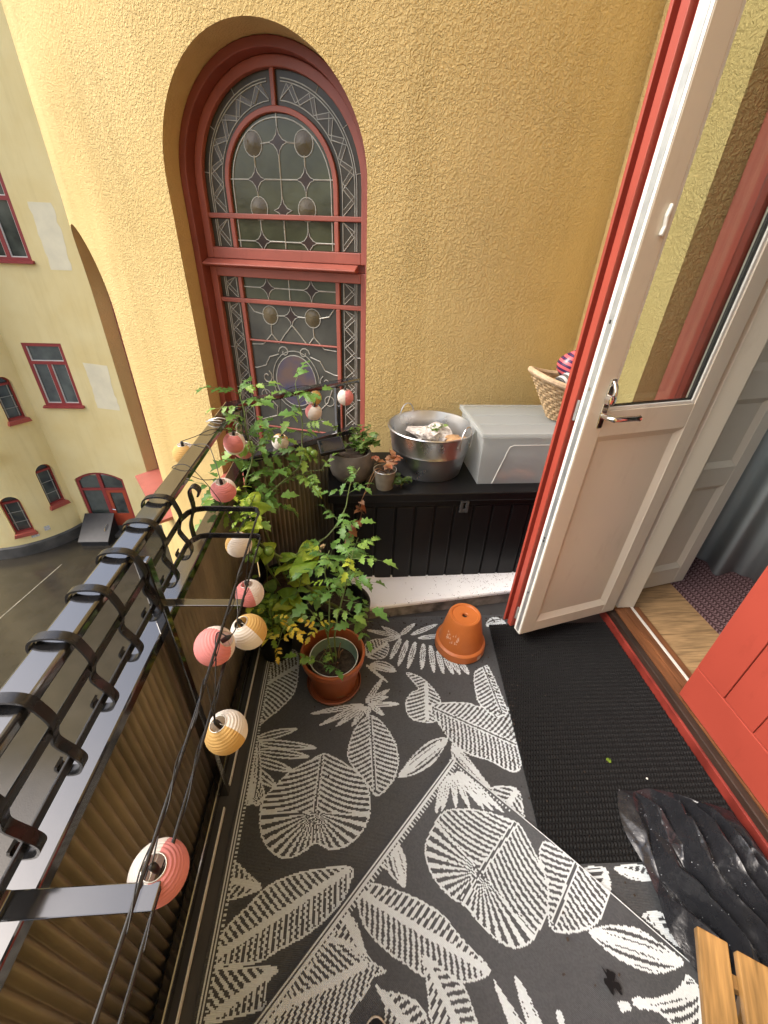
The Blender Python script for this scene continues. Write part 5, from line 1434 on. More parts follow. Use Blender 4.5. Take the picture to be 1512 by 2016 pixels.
ip_ = thing('upturned_flowerpot', 'upturned orange terracotta flowerpot with a drain hole on top', 'flowerpot', (.51, 1.30, .008))
ic = (.512, 1.302, .0075)
fp_ = material('terracotta_limed', (.47, .135, .030), .42, var=(10, .15), bump=(55, .1, .001))
nt_f, b_f = nodes_of(fp_)
MB().lathe([(.104, .0), (.115, .0), (.118, .004), (.116, .040), (.110, .046), (.104, .048), (.074, .196), (.069, .203), (.060, .2025), (.056, .198), (.015, .197), (.012, .194), (.012, .18), (.052, .18), (.098, .04), (.102, .0)], 56, ic).build('pot', fp_, ip_, smooth=True)
MB().lathe([(.0, .182), (.0125, .182)], 16, ic).build('drain_hole', M['black_matte'], ip_)
lm = MB()
for k in range(26):
    a = rad(rnd.uniform(205, 245)); z = rnd.uniform(.085, .135); r_ = .104 - (z - .048) * .2027 + .0006
    w2, h2 = rnd.uniform(.002, .006), rnd.uniform(.006, .018)
    lm.add([(ic[0] + r_ * math.cos(a - w2 / .1), ic[1] + r_ * math.sin(a - w2 / .1), ic[2] + z), (ic[0] + r_ * math.cos(a + w2 / .1), ic[1] + r_ * math.sin(a + w2 / .1), ic[2] + z), (ic[0] + (r_ - h2 * .2) * math.cos(a), ic[1] + (r_ - h2 * .2) * math.sin(a), ic[2] + z + h2)], [(0, 1, 2)])
lm.build('lime_mark', material('lime_mark', (.60, .36, .25), .8), ip_)
MB().prism([(-.012, .006), (.012, .006), (.012, .030), (-.012, .030)], lambda a, c, d: (ic[0] + (.1175 + d) * math.cos(rad(-55) + a / .117), ic[1] + (.1175 + d) * math.sin(rad(-55) + a / .117), ic[2] + c), 0, .0008).build('sticker', material('worn_sticker', (.55, .42, .36), .5), ip_)

# back pots in the corner
bp1 = thing('woven_planter', 'dark brown woven planter with a black pot inside behind the tomato planter', 'planter', (-.03, 1.38, 0))
wc = (-.045, 1.375, .008)
MB().lathe([(.001, .0), (.105, .0), (.112, .01), (.125, .12), (.130, .225), (.125, .232), (.118, .226), (.112, .03), (.001, .02)], 40, wc).build('basket', material('dark_wicker', (.045, .030, .022), .75, var=(70, .5), bump=(110, 1.0, .006), scale3=(1, 1, 2.4)), bp1, smooth=True)
MB().lathe([(.085, .03), (.104, .250), (.109, .252), (.109, .258), (.101, .257), (.096, .20), (.001, .19)], 40, (wc[0] - .01, wc[1] - .005, wc[2])).build('inner_pot', M['black_plastic'], bp1, smooth=True)
MB().lathe([(.0, .205), (.097, .200)], 24, (wc[0] - .01, wc[1] - .005, wc[2])).build('soil', M['soil'], bp1)
for (nm, lab, cx, cy, R_, H_) in (('corner_pot', 'black plastic pot in the far railing corner', -.32, 1.52, .11, .24), ('black_pot', 'black plastic pot by the corrugated railing panel', -.345, 1.30, .085, .17)):
    t_ = thing(nm, lab, 'pot', (cx, cy, 0))
    MB().lathe([(.001, .0), (R_ * .78, .0), (R_, H_), (R_ + .006, H_ + .002), (R_ + .005, H_ + .012), (R_ - .004, H_ + .01), (R_ * .8, .05), (.001, .04)], 32, (cx, cy, .008)).build('pot_shell', M['black_plastic'], t_, smooth=True)
    MB().lathe([(.0, H_ - .02), (R_ - .006, H_ - .028)], 20, (cx, cy, .008)).build('soil', M['soil'], t_)

# ================================================================ PLANTS
def leaflet(mb, M4, L, W, droop=.25, fold=.3, lobes=True, seed=0, mi=0):
    """one leaf blade: midrib + two lobed margins, folded along the midrib and drooping"""
    r_ = random.Random(seed)
    n = 7
    V = []
    for i in range(n + 1):
        t = i / n
        w = W * .5 * (math.sin(PI * min(1, t ** .75 * 1.0)) ** .8) if 0 < t < 1 else 0
        if lobes and 0 < t < 1: w *= (1.22 if i % 2 else .68) * r_.uniform(.9, 1.1)
        zc = -droop * L * t * t
        x = L * t
        tw = .10 * math.sin(5 * t + seed)
        V += [(x, 0, zc), (x - (.06 * L if lobes and i % 2 == 0 else 0), w, zc + fold * w + tw * w), (x - (.06 * L if lobes and i % 2 == 0 else 0), -w, zc + fold * w - tw * w)]
    F = []
    for i in range(n):
        a, b = i * 3, (i + 1) * 3
        F += [(a, b, b + 1, a + 1), (a, a + 2, b + 2, b)]
    mb.add([tuple(M4 @ Vector(p)) for p in V], F, mi)
def tomato_leaf(name, seed, mat, n=3, L=.11):
    r_ = random.Random(seed); mb = MB()
    pts = [(L * t, 0, -.18 * L * t * t) for t in np.linspace(0, 1, 7)]
    mb.tube(pts, [.0014 - .0008 * t for t in np.linspace(0, 1, 7)], 4, mi=1)
    for k in range(n):
        t = .32 + .58 * k / n
        for s in (-1, 1):
            tt = t + r_.uniform(-.04, .04); ll = L * (.34 + .08 * k / n) * r_.uniform(.8, 1.15)
            m4 = Matrix.Translation((L * tt, 0, -.18 * L * tt * tt)) @ Matrix.Rotation(s * rad(r_.uniform(48, 72)), 4, 'Z') @ Matrix.Rotation(rad(r_.uniform(-5, 25)), 4, 'Y') @ Matrix.Rotation(s * rad(r_.uniform(-15, 15)), 4, 'X')
            leaflet(mb, m4, ll, ll * .56, r_.uniform(.1, .5), r_.uniform(.15, .5), True, r_.randint(0, 99))
            if k < n - 1 and r_.random() < .5:
                m5 = Matrix.Translation((L * (tt + .1), 0, -.18 * L * tt * tt)) @ Matrix.Rotation(s * rad(60), 4, 'Z')
                leaflet(mb, m5, ll * .35, ll * .22, .2, .3, False, k)
    m4 = Matrix.Translation((L, 0, -.18 * L)) @ Matrix.Rotation(rad(18), 4, 'Y')
    leaflet(mb, m4, L * .5, L * .29, .35, .3, True, seed)
    return mb.mesh(name, [mat, M['stem']], smooth='all', fix=False)
def broad_leaf(name, seed, mat, L=.09, W=.075):
    r_ = random.Random(seed); mb = MB()
    mb.tube([(-.035, 0, .008), (-.015, 0, .004), (0, 0, 0)], .0014, 4, mi=1)
    n, k = 9, 4
    V, F = [], []
    for i in range(n + 1):
        t = i / n
        w = W * .5 * (math.sin(PI * min(1, t ** .62))) ** .7 if 0 < t < 1 else .0005
        for j in range(-k, k + 1):
            s = j / k
            V.append((L * t - .16 * L * abs(s) * (1 - t) , w * s, -.35 * L * t * t + .30 * w * abs(s) + .006 * math.sin(9 * t + 3 * s + seed) - .25 * w * s * s * s * s))
    c = 2 * k + 1
    for i in range(n):
        for j in range(2 * k): F.append((i * c + j, (i + 1) * c + j, (i + 1) * c + j + 1, i * c + j + 1))
    mb.add(V, F, 0)
    return mb.mesh(name, [mat, M['stem']], smooth='all', fix=False)
def ivy_leaf(name, seed, mat, L=.035):
    mb = MB(); r_ = random.Random(seed)
    out = [(0, 0), (-.22, .32), (.12, .52), (.38, .36), (.52, .42), (.66, .22), (1.0, 0), (.66, -.22), (.52, -.42), (.38, -.36), (.12, -.52), (-.22, -.32)]
    V = [(.3 * L, 0, 0)] + [(x * L, y * L, .18 * L * abs(y) * 2 - .25 * L * x * x + r_.uniform(-.03, .03) * L) for x, y in out]
    mb.add(V, [(0, i + 1, (i + 1) % 12 + 1) for i in range(12)])
    mb.tube([(0, 0, 0), (-.5 * L, 0, -.25 * L)], .0008, 4, mi=1)
    return mb.mesh(name, [mat, M['stem_brown']], smooth='all', fix=False)
TOM = [tomato_leaf('leaf', 10 + i, M['leaf'], 3 if i % 2 else 2, .10 + .015 * (i % 3)) for i in range(6)]
TOMY = [tomato_leaf('leaf', 50 + i, M['leaf_yellow'], 2, .085) for i in range(2)]
TOML = [tomato_leaf('leaf', 70 + i, M['leaf_lime'], 2, .10) for i in range(2)]
BRO = [broad_leaf('leaf', 3 + i, M['leaf_lime'], .085 + .012 * i, .075 + .008 * i) for i in range(3)]
BROG = [broad_leaf('leaf', 8 + i, M['leaf'], .085 + .012 * i, .075) for i in range(2)]
IVY = [ivy_leaf('leaf', i, M['ivy']) for i in range(3)]
IVYR = [ivy_leaf('leaf', 9 + i, M['leaf_rust']) for i in range(2)]
DRY = [ivy_leaf('leaf', 19 + i, M['dry'], .02) for i in range(2)]
FRU = MB().lathe([(0, -.017), (.009, -.015), (.0165, -.004), (.017, .004), (.011, .014), (.0, .016)], 16).mesh('tomato', material('green_tomato', (.16, .27, .05), .22), smooth='all')

def leaf_matrix(p, az, pitch, roll, sc=1.0):
    return Matrix.Translation(p) @ Matrix.Rotation(az, 4, 'Z') @ Matrix.Rotation(-pitch, 4, 'Y') @ Matrix.Rotation(roll, 4, 'X') @ Matrix.Scale(sc, 4)
def add_leaf(par, me, p, az, pitch, roll=0, sc=1.0, name='leaf'):
    return inst(name, me, par, leaf_matrix(p, az, pitch, roll, sc), local=False)
def along(path, t):
    n = len(path) - 1; f = min(max(t, 0), .9999) * n; i = int(f)
    return path[i].lerp(path[i + 1], f - i)
def grow(par, pts, r0, r1, meshes, n, t0=.25, sc=(.8, 1.2), mat=None, r_=rnd, az_bias=None, spread=PI, pitch=(-.2, .7)):
    path = bez(pts, 8)
    N = len(path)
    wob = [p + Vector((noise.noise(p * 14), noise.noise(p * 14 + Vector((5, 0, 0))), 0)) * .006 for p in path]
    MB().tube(wob, [r0 + (r1 - r0) * i / (N - 1) for i in range(N)], 7).build('stem', mat or M['stem'], par, smooth='all')
    a = r_.uniform(0, 6.28)
    for k in range(n):
        t = t0 + (1 - t0) * (k + r_.uniform(.1, .9)) / n
        p = along(wob, t)
        a += 2.399
        az = a if az_bias is None else az_bias + r_.uniform(-spread, spread)
        me = r_.choice(meshes)
        add_leaf(par, me, p, az, r_.uniform(*pitch), r_.uniform(-.5, .5), r_.uniform(*sc) * (1.35 - .40 * t))
    return wob
# tomato in the brown planter
t1 = thing('tomato_plant', 'young tomato plant with yellowing lower leaves growing in the brown planter', 'tomato plant', (-.075, 1.11, .15))
grow(t1, [(-.080, 1.105, .15), (-.092, 1.12, .30), (-.082, 1.15, .471), (-.097, 1.17, .58), (-.079, 1.18, .678)], .0042, .0018, TOM + TOML[:1], 12, .38, (.55, .95))
grow(t1, [(-.070, 1.115, .15), (-.062, 1.12, .366), (-.024, 1.14, .531), (-.004, 1.15, .643), (.004, 1.16, .695)], .0038, .0016, TOM + TOML[:1], 12, .38, (.55, .95))
grow(t1, [(-.081, 1.12, .338), (-.006, 1.13, .358), (.083, 1.13, .372)], .0018, .0010, TOM, 4, .35, (.7, .95))
grow(t1, [(-.085, 1.10, .28), (-.13, 1.09, .20), (-.115, 1.03, .26), (-.10, 1.02, .25)], .0016, .0010, TOM, 4, .5, (.5, .75))
grow(t1, [(-.090, 1.12, .30), (-.150, 1.08, .49), (-.205, 1.04, .515), (-.243, 1.00, .455), (-.262, .99, .403)], .0020, .0011, TOMY, 7, .5, (.5, .8))
grow(t1, [(-.090, 1.12, .33), (-.125, 1.07, .42), (-.12, 1.03, .46)], .0018, .0011, TOMY, 3, .6, (.5, .7))
for k in range(7):
    a = rnd.uniform(0, 6.28); MB().tube(bez([(-.07 + .02 * math.cos(a), 1.11 + .02 * math.sin(a), .155), (-.07 + .03 * math.cos(a), 1.11 + .03 * math.sin(a), .19), (-.07 + .045 * math.cos(a), 1.11 + .045 * math.sin(a), rnd.uniform(.19, .23))], 4), .0024, 5).build('dry_stalk', M['stem_brown'], t1, smooth='all')
# big leafy vine in the woven planter
t2 = thing('squash_plant', 'thick stemmed plant with broad lime leaves arching left from the woven planter', 'squash plant', (-.055, 1.37, .2))
grow(t2, [(-.055, 1.365, .20), (-.120, 1.32, .30), (-.170, 1.30, .385), (-.21, 1.30, .469), (-.264, 1.30, .542), (-.318, 1.30, .589), (-.36, 1.30, .639)], .0085, .0050, BRO + TOML, 12, .15, (.50, .80), pitch=(-.3, .5))
grow(t2, [(-.264, 1.30, .542), (-.107, 1.38, .588), (-.023, 1.42, .709), (-.002, 1.45, .808), (.038, 1.46, .87)], .0035, .0018, TOM, 9, .2, (.6, .9))
grow(t2, [(-.193, 1.30, .428), (-.243, 1.25, .378), (-.274, 1.22, .324)], .003, .0015, BROG + BRO, 7, .3, (.5, .75))
grow(t2, [(-.36, 1.30, .639), (-.39, 1.28, .72), (-.36, 1.27, .80), (-.33, 1.27, .86)], .0045, .002, BRO + TOML + TOM[:2], 11, .05, (.5, .8))
grow(t2, [(-.10, 1.34, .27), (-.05, 1.36, .42), (.0, 1.40, .50), (.03, 1.42, .56)], .003, .0015, BROG + TOM, 8, .35, (.5, .8))
grow(t2, [(-.21, 1.30, .469), (-.16, 1.28, .56), (-.10, 1.30, .62)], .0025, .0014, [DRY[0], DRY[1], BRO[0]], 7, .3, (.8, 1.3))
# tall tomato by the corner post
t3 = thing('tall_tomato_plant', 'tall tomato plant reaching above the railing corner post', 'tomato plant', (-.34, 1.50, .22))
w3 = grow(t3, [(-.34, 1.50, .22), (-.43, 1.49, .50), (-.44, 1.50, .66), (-.425, 1.51, .77), (-.392, 1.54, .875), (-.400, 1.56, .974), (-.405, 1.57, 1.071), (-.415, 1.58, 1.13)], .0058, .0016, TOM, 24, .22, (.75, 1.15))
grow(t3, [(-.40, 1.54, .87), (-.34, 1.58, .93), (-.30, 1.60, .98)], .002, .001, TOM, 5, .2, (.7, 1.0))
grow(t3, [(-.43, 1.50, .70), (-.47, 1.40, .78), (-.46, 1.33, .83)], .0025, .001, TOML + TOM, 6, .2, (.7, 1.0))
grow(t3, [(-.44, 1.50, .60), (-.40, 1.42, .70), (-.37, 1.38, .80)], .0025, .001, TOML + TOM, 7, .2, (.8, 1.1))
# second tall tomato
t4 = thing('leaning_tomato_plant', 'tomato plant with green fruit leaning towards the window and end rail', 'tomato plant', (-.31, 1.53, .22))
grow(t4, [(-.31, 1.53, .22), (-.37, 1.52, .50), (-.39, 1.51, .662), (-.299, 1.55, .743), (-.215, 1.60, .812), (-.205, 1.68, .905), (-.209, 1.70, 1.031), (-.222, 1.70, 1.124)], .0055, .0015, TOM, 22, .25, (.7, 1.05))
grow(t4, [(-.299, 1.55, .743), (-.194, 1.58, .787), (-.108, 1.58, .798)], .0022, .001, TOM, 4, .2, (.55, .8))
for (x, y, z) in ((-.200, 1.63, .860), (-.175, 1.64, .858), (-.155, 1.63, .850), (-.19, 1.61, .845), (-.26, 1.56, .80)):
    inst('tomato', FRU, t4, Matrix.Translation((x, y, z)), local=False)
for (x, y, z) in ((-.37, 1.26, .655), (-.345, 1.24, .635), (-.36, 1.23, .61), (-.31, 1.26, .62)):
    inst('tomato', FRU, t2, Matrix.Translation((x, y, z)) @ Matrix.Scale(1.15, 4), local=False)
# bushy plant in the black pot by the panel
t5 = thing('leafy_bush', 'low bushy green plant behind the paper lanterns by the corrugated panel', 'plant', (-.345, 1.30, .15))
for k in range(9):
    a = rnd.uniform(0, 6.28); r1 = rnd.uniform(.04, .12)
    grow(t5, [(-.345, 1.30, .15), (-.33 + r1 * .6 * math.cos(a), 1.26 + r1 * .6 * math.sin(a), .26), (-.31 + r1 * math.cos(a), 1.22 + r1 * math.sin(a), .32 + rnd.uniform(0, .24))], .003, .0014, BROG + TOM + TOML, 7, .35, (.5, .8))
# ivy in the grey planter and trailing rust-coloured vine
iv = thing('ivy_plant', 'pale green ivy sprigs growing in the grey clay planter', 'ivy', (.005, 1.835, LZ + .13))
for k in range(9):
    a = rnd.uniform(-.6, 2.6); L_ = rnd.uniform(.06, .14)
    grow(iv, [(.01 + .03 * math.cos(a), 1.835 + .03 * math.sin(a), LZ + .13), (.01 + (.03 + L_ * .5) * math.cos(a), 1.835 + (.03 + L_ * .45) * math.sin(a), LZ + .19), (.01 + (.03 + L_) * math.cos(a) , 1.835 + (.03 + L_ * .8) * math.sin(a), LZ + .17 + rnd.uniform(0, .09))], .0012, .0008, IVY, 9, .15, (.6, 1.0), pitch=(-.1, .9))
vi = thing('withered_vine', 'rust coloured vine hanging from the small tin pot over the bench front', 'vine', (.162, 1.752, LZ + .066))
grow(vi, [(.160, 1.745, LZ + .083), (.115, 1.71, LZ + .12), (.080, 1.675, LZ + .06), (.050, 1.650, .60), (.042, 1.640, .52), (.020, 1.635, .47), (.0, 1.63, .44), (-.02, 1.62, .36)], .0016, .0009, IVYR, 8, .42, (.8, 1.35), mat=M['stem_brown'], pitch=(-.9, .3))
grow(vi, [(.165, 1.75, LZ + .083), (.125, 1.705, LZ + .11), (.075, 1.672, LZ + .03), (.035, 1.648, .57), (.03, 1.643, .54)], .0014, .0009, IVYR, 3, .6, (.7, 1.0), mat=M['stem_brown'])
for k in range(6):
    a = rnd.uniform(0, 6.28)
    grow(vi, [(.162 + .02 * math.cos(a), 1.752 + .02 * math.sin(a), LZ + .083), (.162 + .04 * math.cos(a), 1.752 + .04 * math.sin(a), LZ + .135), (.162 + .070 * math.cos(a), 1.752 + .065 * math.sin(a), LZ + .135 + rnd.uniform(-.01, .03))], .0012, .0007, IVYR, 4, .3, (.7, 1.0), mat=M['stem_brown'])
sg = thing('ivy_sprig', 'small green ivy sprig lying on the bench in front of the tub', 'ivy', (.235, 1.745, LZ))
for k in range(5):
    a = rnd.uniform(0, 6.28)
    grow(sg, [(.245, 1.755, LZ + .006), (.245 + .03 * math.cos(a), 1.75 + .02 * math.sin(a), LZ + .035), (.245 + .05 * math.cos(a), 1.75 + .035 * math.sin(a), LZ + rnd.uniform(.02, .06))], .0010, .0007, IVY, 6, .2, (.6, .95))
wd = thing('dead_sprig', 'dry green sprig lying on the newspaper in the tub', 'plant', (.42, 1.98, LZ + .2))
for k in range(7):
    a = rnd.uniform(0, 6.28)
    grow(wd, [(.43, 1.98, LZ + .205), (.43 + .025 * math.cos(a), 1.98 + .02 * math.sin(a), LZ + .215), (.43 + .05 * math.cos(a), 1.98 + .04 * math.sin(a), LZ + rnd.uniform(.205, .225))], .001, .0007, IVY, 3, .2, (.4, .7))

# ================================================================ PAPER LANTERNS
def lantern_meshes(ca, cb):
    prof = []
    n = 22
    R_ = .0375
    for i in range(n * 3 + 1):
        t = rad(24) + (PI - rad(44)) * i / (n * 3)
        rr = R_ * (1 + .016 * math.cos(2 * PI * i / 3 / 1.5 * 1.0))
        prof.append((rr * math.sin(t), rr * math.cos(t)))
    sh = MB().lathe(prof, 36, (0, 0, 0), mfun=lambda k: 0 if k < 18 else 1)
    sh = sh.mesh('paper_shade', [M[ca], M[cb]], smooth='all', fix=False)
    return sh
SH = {('paper_white', 'paper_pink'): None, ('paper_white', 'paper_yellow'): None}
for k in SH: SH[k] = lantern_meshes(*k)
_r = MB(); zt = .0375 * math.cos(rad(24)); rt = .0375 * math.sin(rad(24))
_r.tube([(rt * math.cos(2 * PI * k / 20), rt * math.sin(2 * PI * k / 20), zt) for k in range(20)], .0010, 5, closed=True)
_r.tube([(rt, 0, zt), (rt * .4, 0, zt + .001), (0, .003, zt + .004), (-rt * .4, 0, zt + .001), (-rt, 0, zt)], .0008, 5)
RING = _r.mesh('wire_ring', M['wire'], smooth='all')
SOCK = MB().lathe([(0, -.022), (.004, -.020), (.005, -.006), (.005, .008), (.003, .014), (0, .015)], 12, (0, 0, zt - .002)).mesh('bulb_socket', M['cable'], smooth='all')
lanterns = [  # position, colours, yaw of the split, tilt, label
    ((-.267, .233, .865), 'pink', 1.45, (.15, .1), 'largest pink and white paper lantern, lowest at the left by the flat cross bar'),
    ((-.233, .444, .835), 'yellow', -.35, (.1, -.25), 'yellow and white paper lantern hanging alone between the rods above the rug edge'),
    ((-.268, .563, .930), 'pink', -.6, (.1, .85), 'mostly pink paper lantern touching a white and yellow one below the rods'),
    ((-.222, .632, .890), 'yellow', 2.5, (.1, -.35), 'white paper lantern with a yellow cap beside the mostly pink one'),
    ((-.278, .858, .788), 'pink', -1.0, (.0, -.1), 'pink and white paper lantern hanging under the rods in front of the plants'),
    ((-.332, 1.008, .842), 'yellow', 3.9, (.0, .1), 'white and yellow paper lantern half hidden by the holder end bar and leaves'),
    ((-.391, 1.144, .950), 'pink', .0, (.25, .0), 'pink paper lantern with white top hanging inside the top rail before the tomato'),
    ((-.418, 1.43, .985), 'pink', -.4, (.1, .1), 'pink paper lantern hanging from the wire tie under the rail corner'),
    ((-.440, 1.50, .945), 'yellow', 3.1, (.0, .2), 'white paper lantern tucked behind the pink one under the rail corner'),
    ((-.545, 1.30, 1.000), 'yellow', -.3, (.1, .0), 'ochre paper lantern hanging outside the top rail'),
    ((-.022, 1.930, 1.000), 'pink', 1.57, (.0, .0), 'white and pink paper lantern at the end rail nearest the tower wall'),
    ((-.169, 1.905, 1.004), 'yellow', 1.57, (.0, .0), 'white and yellow paper lantern hanging above a pale one on the end rail'),
    ((-.168, 1.870, .948), 'pink', 4.0, (.2, .2), 'pale pinkish white paper lantern lowest of the pair on the end rail'),
    ((-.320, 1.800, .830), 'yellow', 3.0, (.3, .3), 'yellowish paper lantern resting on the lower end rail behind tomato leaves'),
    ((-.435, 1.600, .880), 'pink', .0, (.2, .2), 'pink paper lantern behind the corner post among tomato stems'),
]
tops_ = []
for (p, c, yaw, tilt, lab) in lanterns:
    t_ = thing('paper_lantern', lab, 'paper lantern', (p[0], p[1], p[2]), 0, 'string of paper lanterns')
    t_.rotation_euler = (Matrix.Rotation(tilt[0], 3, 'X') @ Matrix.Rotation(tilt[1], 3, 'Y') @ Matrix.Rotation(yaw, 3, 'Z')).to_euler()
    inst('paper_shade', SH[('paper_white', 'paper_' + c)], t_)
    inst('wire_ring', RING, t_); inst('bulb_socket', SOCK, t_)
    mt = t_.matrix_basis
    tops_.append(mt @ Vector((0, 0, zt + .012)))
# cable of the lantern string
cb = thing('lantern_cable', 'thin black cable of the lantern string wound along rods and rail', 'cable', (-.25, .6, .95))
def cable(pts, r=.0012, nm='cable'):
    MB().tube(bez(pts, 8), r, 6).build(nm, M['cable'], cb, smooth='all')
cable([tops_[0], (-.262, .30, .935), (-.246, .40, .968), (-.256, .47, .955), tops_[1]])
cable([tops_[1], (-.245, .50, .955), (-.257, .56, .968), tops_[2], tops_[3], (-.255, .72, .965), (-.246, .80, .97), tops_[4]])
cable([tops_[4], (-.256, .90, .965), (-.246, .96, .985), (-.29, .985, .95), tops_[5]])
cable([tops_[5], (-.38, 1.05, .98), (-.455, 1.09, 1.058), (-.506, 1.10, 1.05), (-.49, 1.13, 1.02), (-.44, 1.12, 1.00), tops_[6]])
cable([tops_[6], (-.42, 1.20, 1.03), (-.448, 1.24, 1.058), (-.507, 1.26, 1.05), tops_[9]])
cable([tops_[9], (-.508, 1.33, 1.05), (-.47, 1.36, 1.060), (-.440, 1.40, 1.045), tops_[7]])
cable([tops_[7], tops_[8], (-.42, 1.56, .95), tops_[14]])
cable([tops_[14], (-.40, 1.69, .95), tops_[13]])
cable([tops_[13], (-.30, 1.80, 1.03), (-.27, 1.85, 1.06), (-.20, 1.89, 1.062), tops_[11]])
cable([tops_[11], (-.175, 1.90, .99), tops_[12]])
cable([tops_[12], (-.13, 1.94, 1.058), (-.06, 1.99, 1.060), (-.01, 2.03, 1.06), (-.015, 1.98, 1.05), tops_[10]])
cable([(-.27, .23, .90), (-.285, .12, .87), (-.30, .0, .84), (-.33, -.1, .82)], .0015)
hx = [(-.250 + .0040 * math.cos(t), .15 + t * .020, .963 + .0040 * math.sin(t)) for t in np.linspace(0, 30, 240)]
MB().tube(hx, .0010, 5).build('cable', M['cable'], cb, smooth='all')
hx = [(-.252 + .0040 * math.cos(t), .15 + t * .026, .889 + .0040 * math.sin(t)) for t in np.linspace(0, 24, 220)]
MB().tube(hx, .0010, 5).build('cable', M['cable'], cb, smooth='all')
wt = MB()
wt.tube(bez([(-.452, 1.44, 1.062), (-.482, 1.44, 1.064), (-.508, 1.45, 1.055), (-.508, 1.47, 1.052), (-.47, 1.47, 1.062), (-.435, 1.475, 1.052), (-.420, 1.49, 1.045), (-.410, 1.50, 1.03), (-.422, 1.51, 1.02), (-.425, 1.50, .98), (-.425, 1.49, .94)], 6), .0020, 6)
w0 = wt.build('wire_tie', M['wire'], smooth='all'); tag(w0, 'silver wire tied round the top rail near the corner', 'wire')

# ================================================================ NEAR OBJECTS
# crumpled black bin bag
bagm = material('black_bin_bag', (.016, .017, .020), .3, spec=.6, bump=(38, .5, .005), var=(30, 0), rvar=(.16, .34))
from mathutils.geometry import delaunay_2d_cdt
rb_ = random.Random(4)
outline = [(.925, .640), (.985, .632), (1.045, .640), (1.12, .618), (1.20, .590), (1.285, .555), (1.297, .48), (1.297, .30), (1.297, .10), (1.28, .0), (1.10, -.03), (.93, .02), (.885, .12), (.895, .20), (.872, .285), (.890, .36), (.893, .43), (.880, .51), (.892, .58)]
pts2 = [(x, y) for x, y in outline]; hs_ = [.021] * len(outline)
def inside(x, y):
    c = False; n = len(outline)
    for i in range(n):
        x0, y0 = outline[i]; x1, y1 = outline[(i + 1) % n]
        if (y0 > y) != (y1 > y) and x < (x1 - x0) * (y - y0) / (y1 - y0) + x0: c = not c
    return c
def edge_d(x, y):
    return min((Vector((x, y)) - (lambda a, b: a + (b - a) * max(0, min(1, (Vector((x, y)) - a).dot(b - a) / (b - a).length_squared)))(Vector(outline[i]), Vector(outline[(i + 1) % len(outline)]))).length for i in range(len(outline)))
def xl_(y): return float(np.interp(y, [-.03, .12, .20, .285, .36, .43, .51, .58, .64], [.95, .885, .895, .872, .890, .893, .880, .892, .925]))
NC = 13
for c in range(1, NC):
    for k in range(15):
        u = (c + rb_.uniform(-.25, .25)) / NC
        y = .60 - (k + rb_.uniform(-.45, .45)) * .042
        y -= .06 * u * (1 if k < 4 else 0)
        x = xl_(y) + (1.297 - xl_(y)) * u + .035 * math.sin(k * .8 + 1.0) * (1 - u)
        if not inside(x, y): continue
        d = edge_d(x, y)
        if d < .012: continue
        flat = max(0, min(1, (1.07 - x) / .12)) * max(0, min(1, (y - .38) / .10))    # the film lies flatter at its upper left
        dome = .105 * min(1, d / .17) * (1 - .70 * flat)
        amp = (.030 + .022 * noise.noise(Vector((x * 7, y * 5, 2)))) * (1 - .60 * flat) * min(1, d / .05)
        pts2.append((x, y)); hs_.append(.022 + dome + amp * 1.25 * (1 if c % 2 else -.6) + rb_.uniform(-.008, .008) * min(1, d / .05))
vs2, _, fs2, ov, _, _ = delaunay_2d_cdt([Vector((x * 2.2, y)) for x, y in pts2], [(i, (i + 1) % len(outline)) for i in range(len(outline))], [], 1, 1e-5)
bag = MB(); VB = []
for k, v in enumerate(vs2):
    src = ov[k][0] if ov[k] and ov[k][0] < len(hs_) else 0
    VB.append((v.x / 2.2, v.y, max(.0205, hs_[src])))
bag.add(VB, [tuple(f) for f in fs2])
bo = bag.build('bin_bag', bagm, smooth=False)
ss = bo.modifiers.new('sub', 'SUBSURF'); ss.subdivision_type = 'SIMPLE'; ss.levels = 3; ss.render_levels = 3
dt_ = bpy.data.textures.new('bag_noise', 'CLOUDS'); dt_.noise_scale = .035
dm_ = bo.modifiers.new('disp', 'DISPLACE'); dm_.texture = dt_; dm_.strength = .006; dm_.mid_level = .5
sm_ = bo.modifiers.new('smooth', 'SMOOTH'); sm_.factor = .5; sm_.iterations = 4
for p_ in bo.data.polygons: p_.use_smooth = True
bo.data.set_sharp_from_angle(angle=rad(48))
tag(bo, 'crumpled wet black plastic bin bag on the doormat at the lower right', 'bin bag')
V = VB
dro = MB()
for k in range(80):
    f_ = rnd.choice([f for f in fs2 if V[f[0]][0] < 1.10 and V[f[0]][1] > .22]); w_ = sorted((rnd.random(), rnd.random())); w_ = (w_[0], w_[1] - w_[0], 1 - w_[1]); p = [sum(w_[q] * V[f_[q]][c] for q in range(3)) for c in range(3)]; r_ = rnd.uniform(.0005, .0011)
    dro.lathe([(0, r_ * .7), (r_ * .7, r_ * .5), (r_, 0)], 7, (p[0], p[1], p[2] + .0006))
dd = dro.build('rain_drops', material('water_drop', (.7, .75, .8), .03, spec=1.0), smooth='all'); tag(dd, 'small rain drops scattered on the bin bag', kind='stuff')

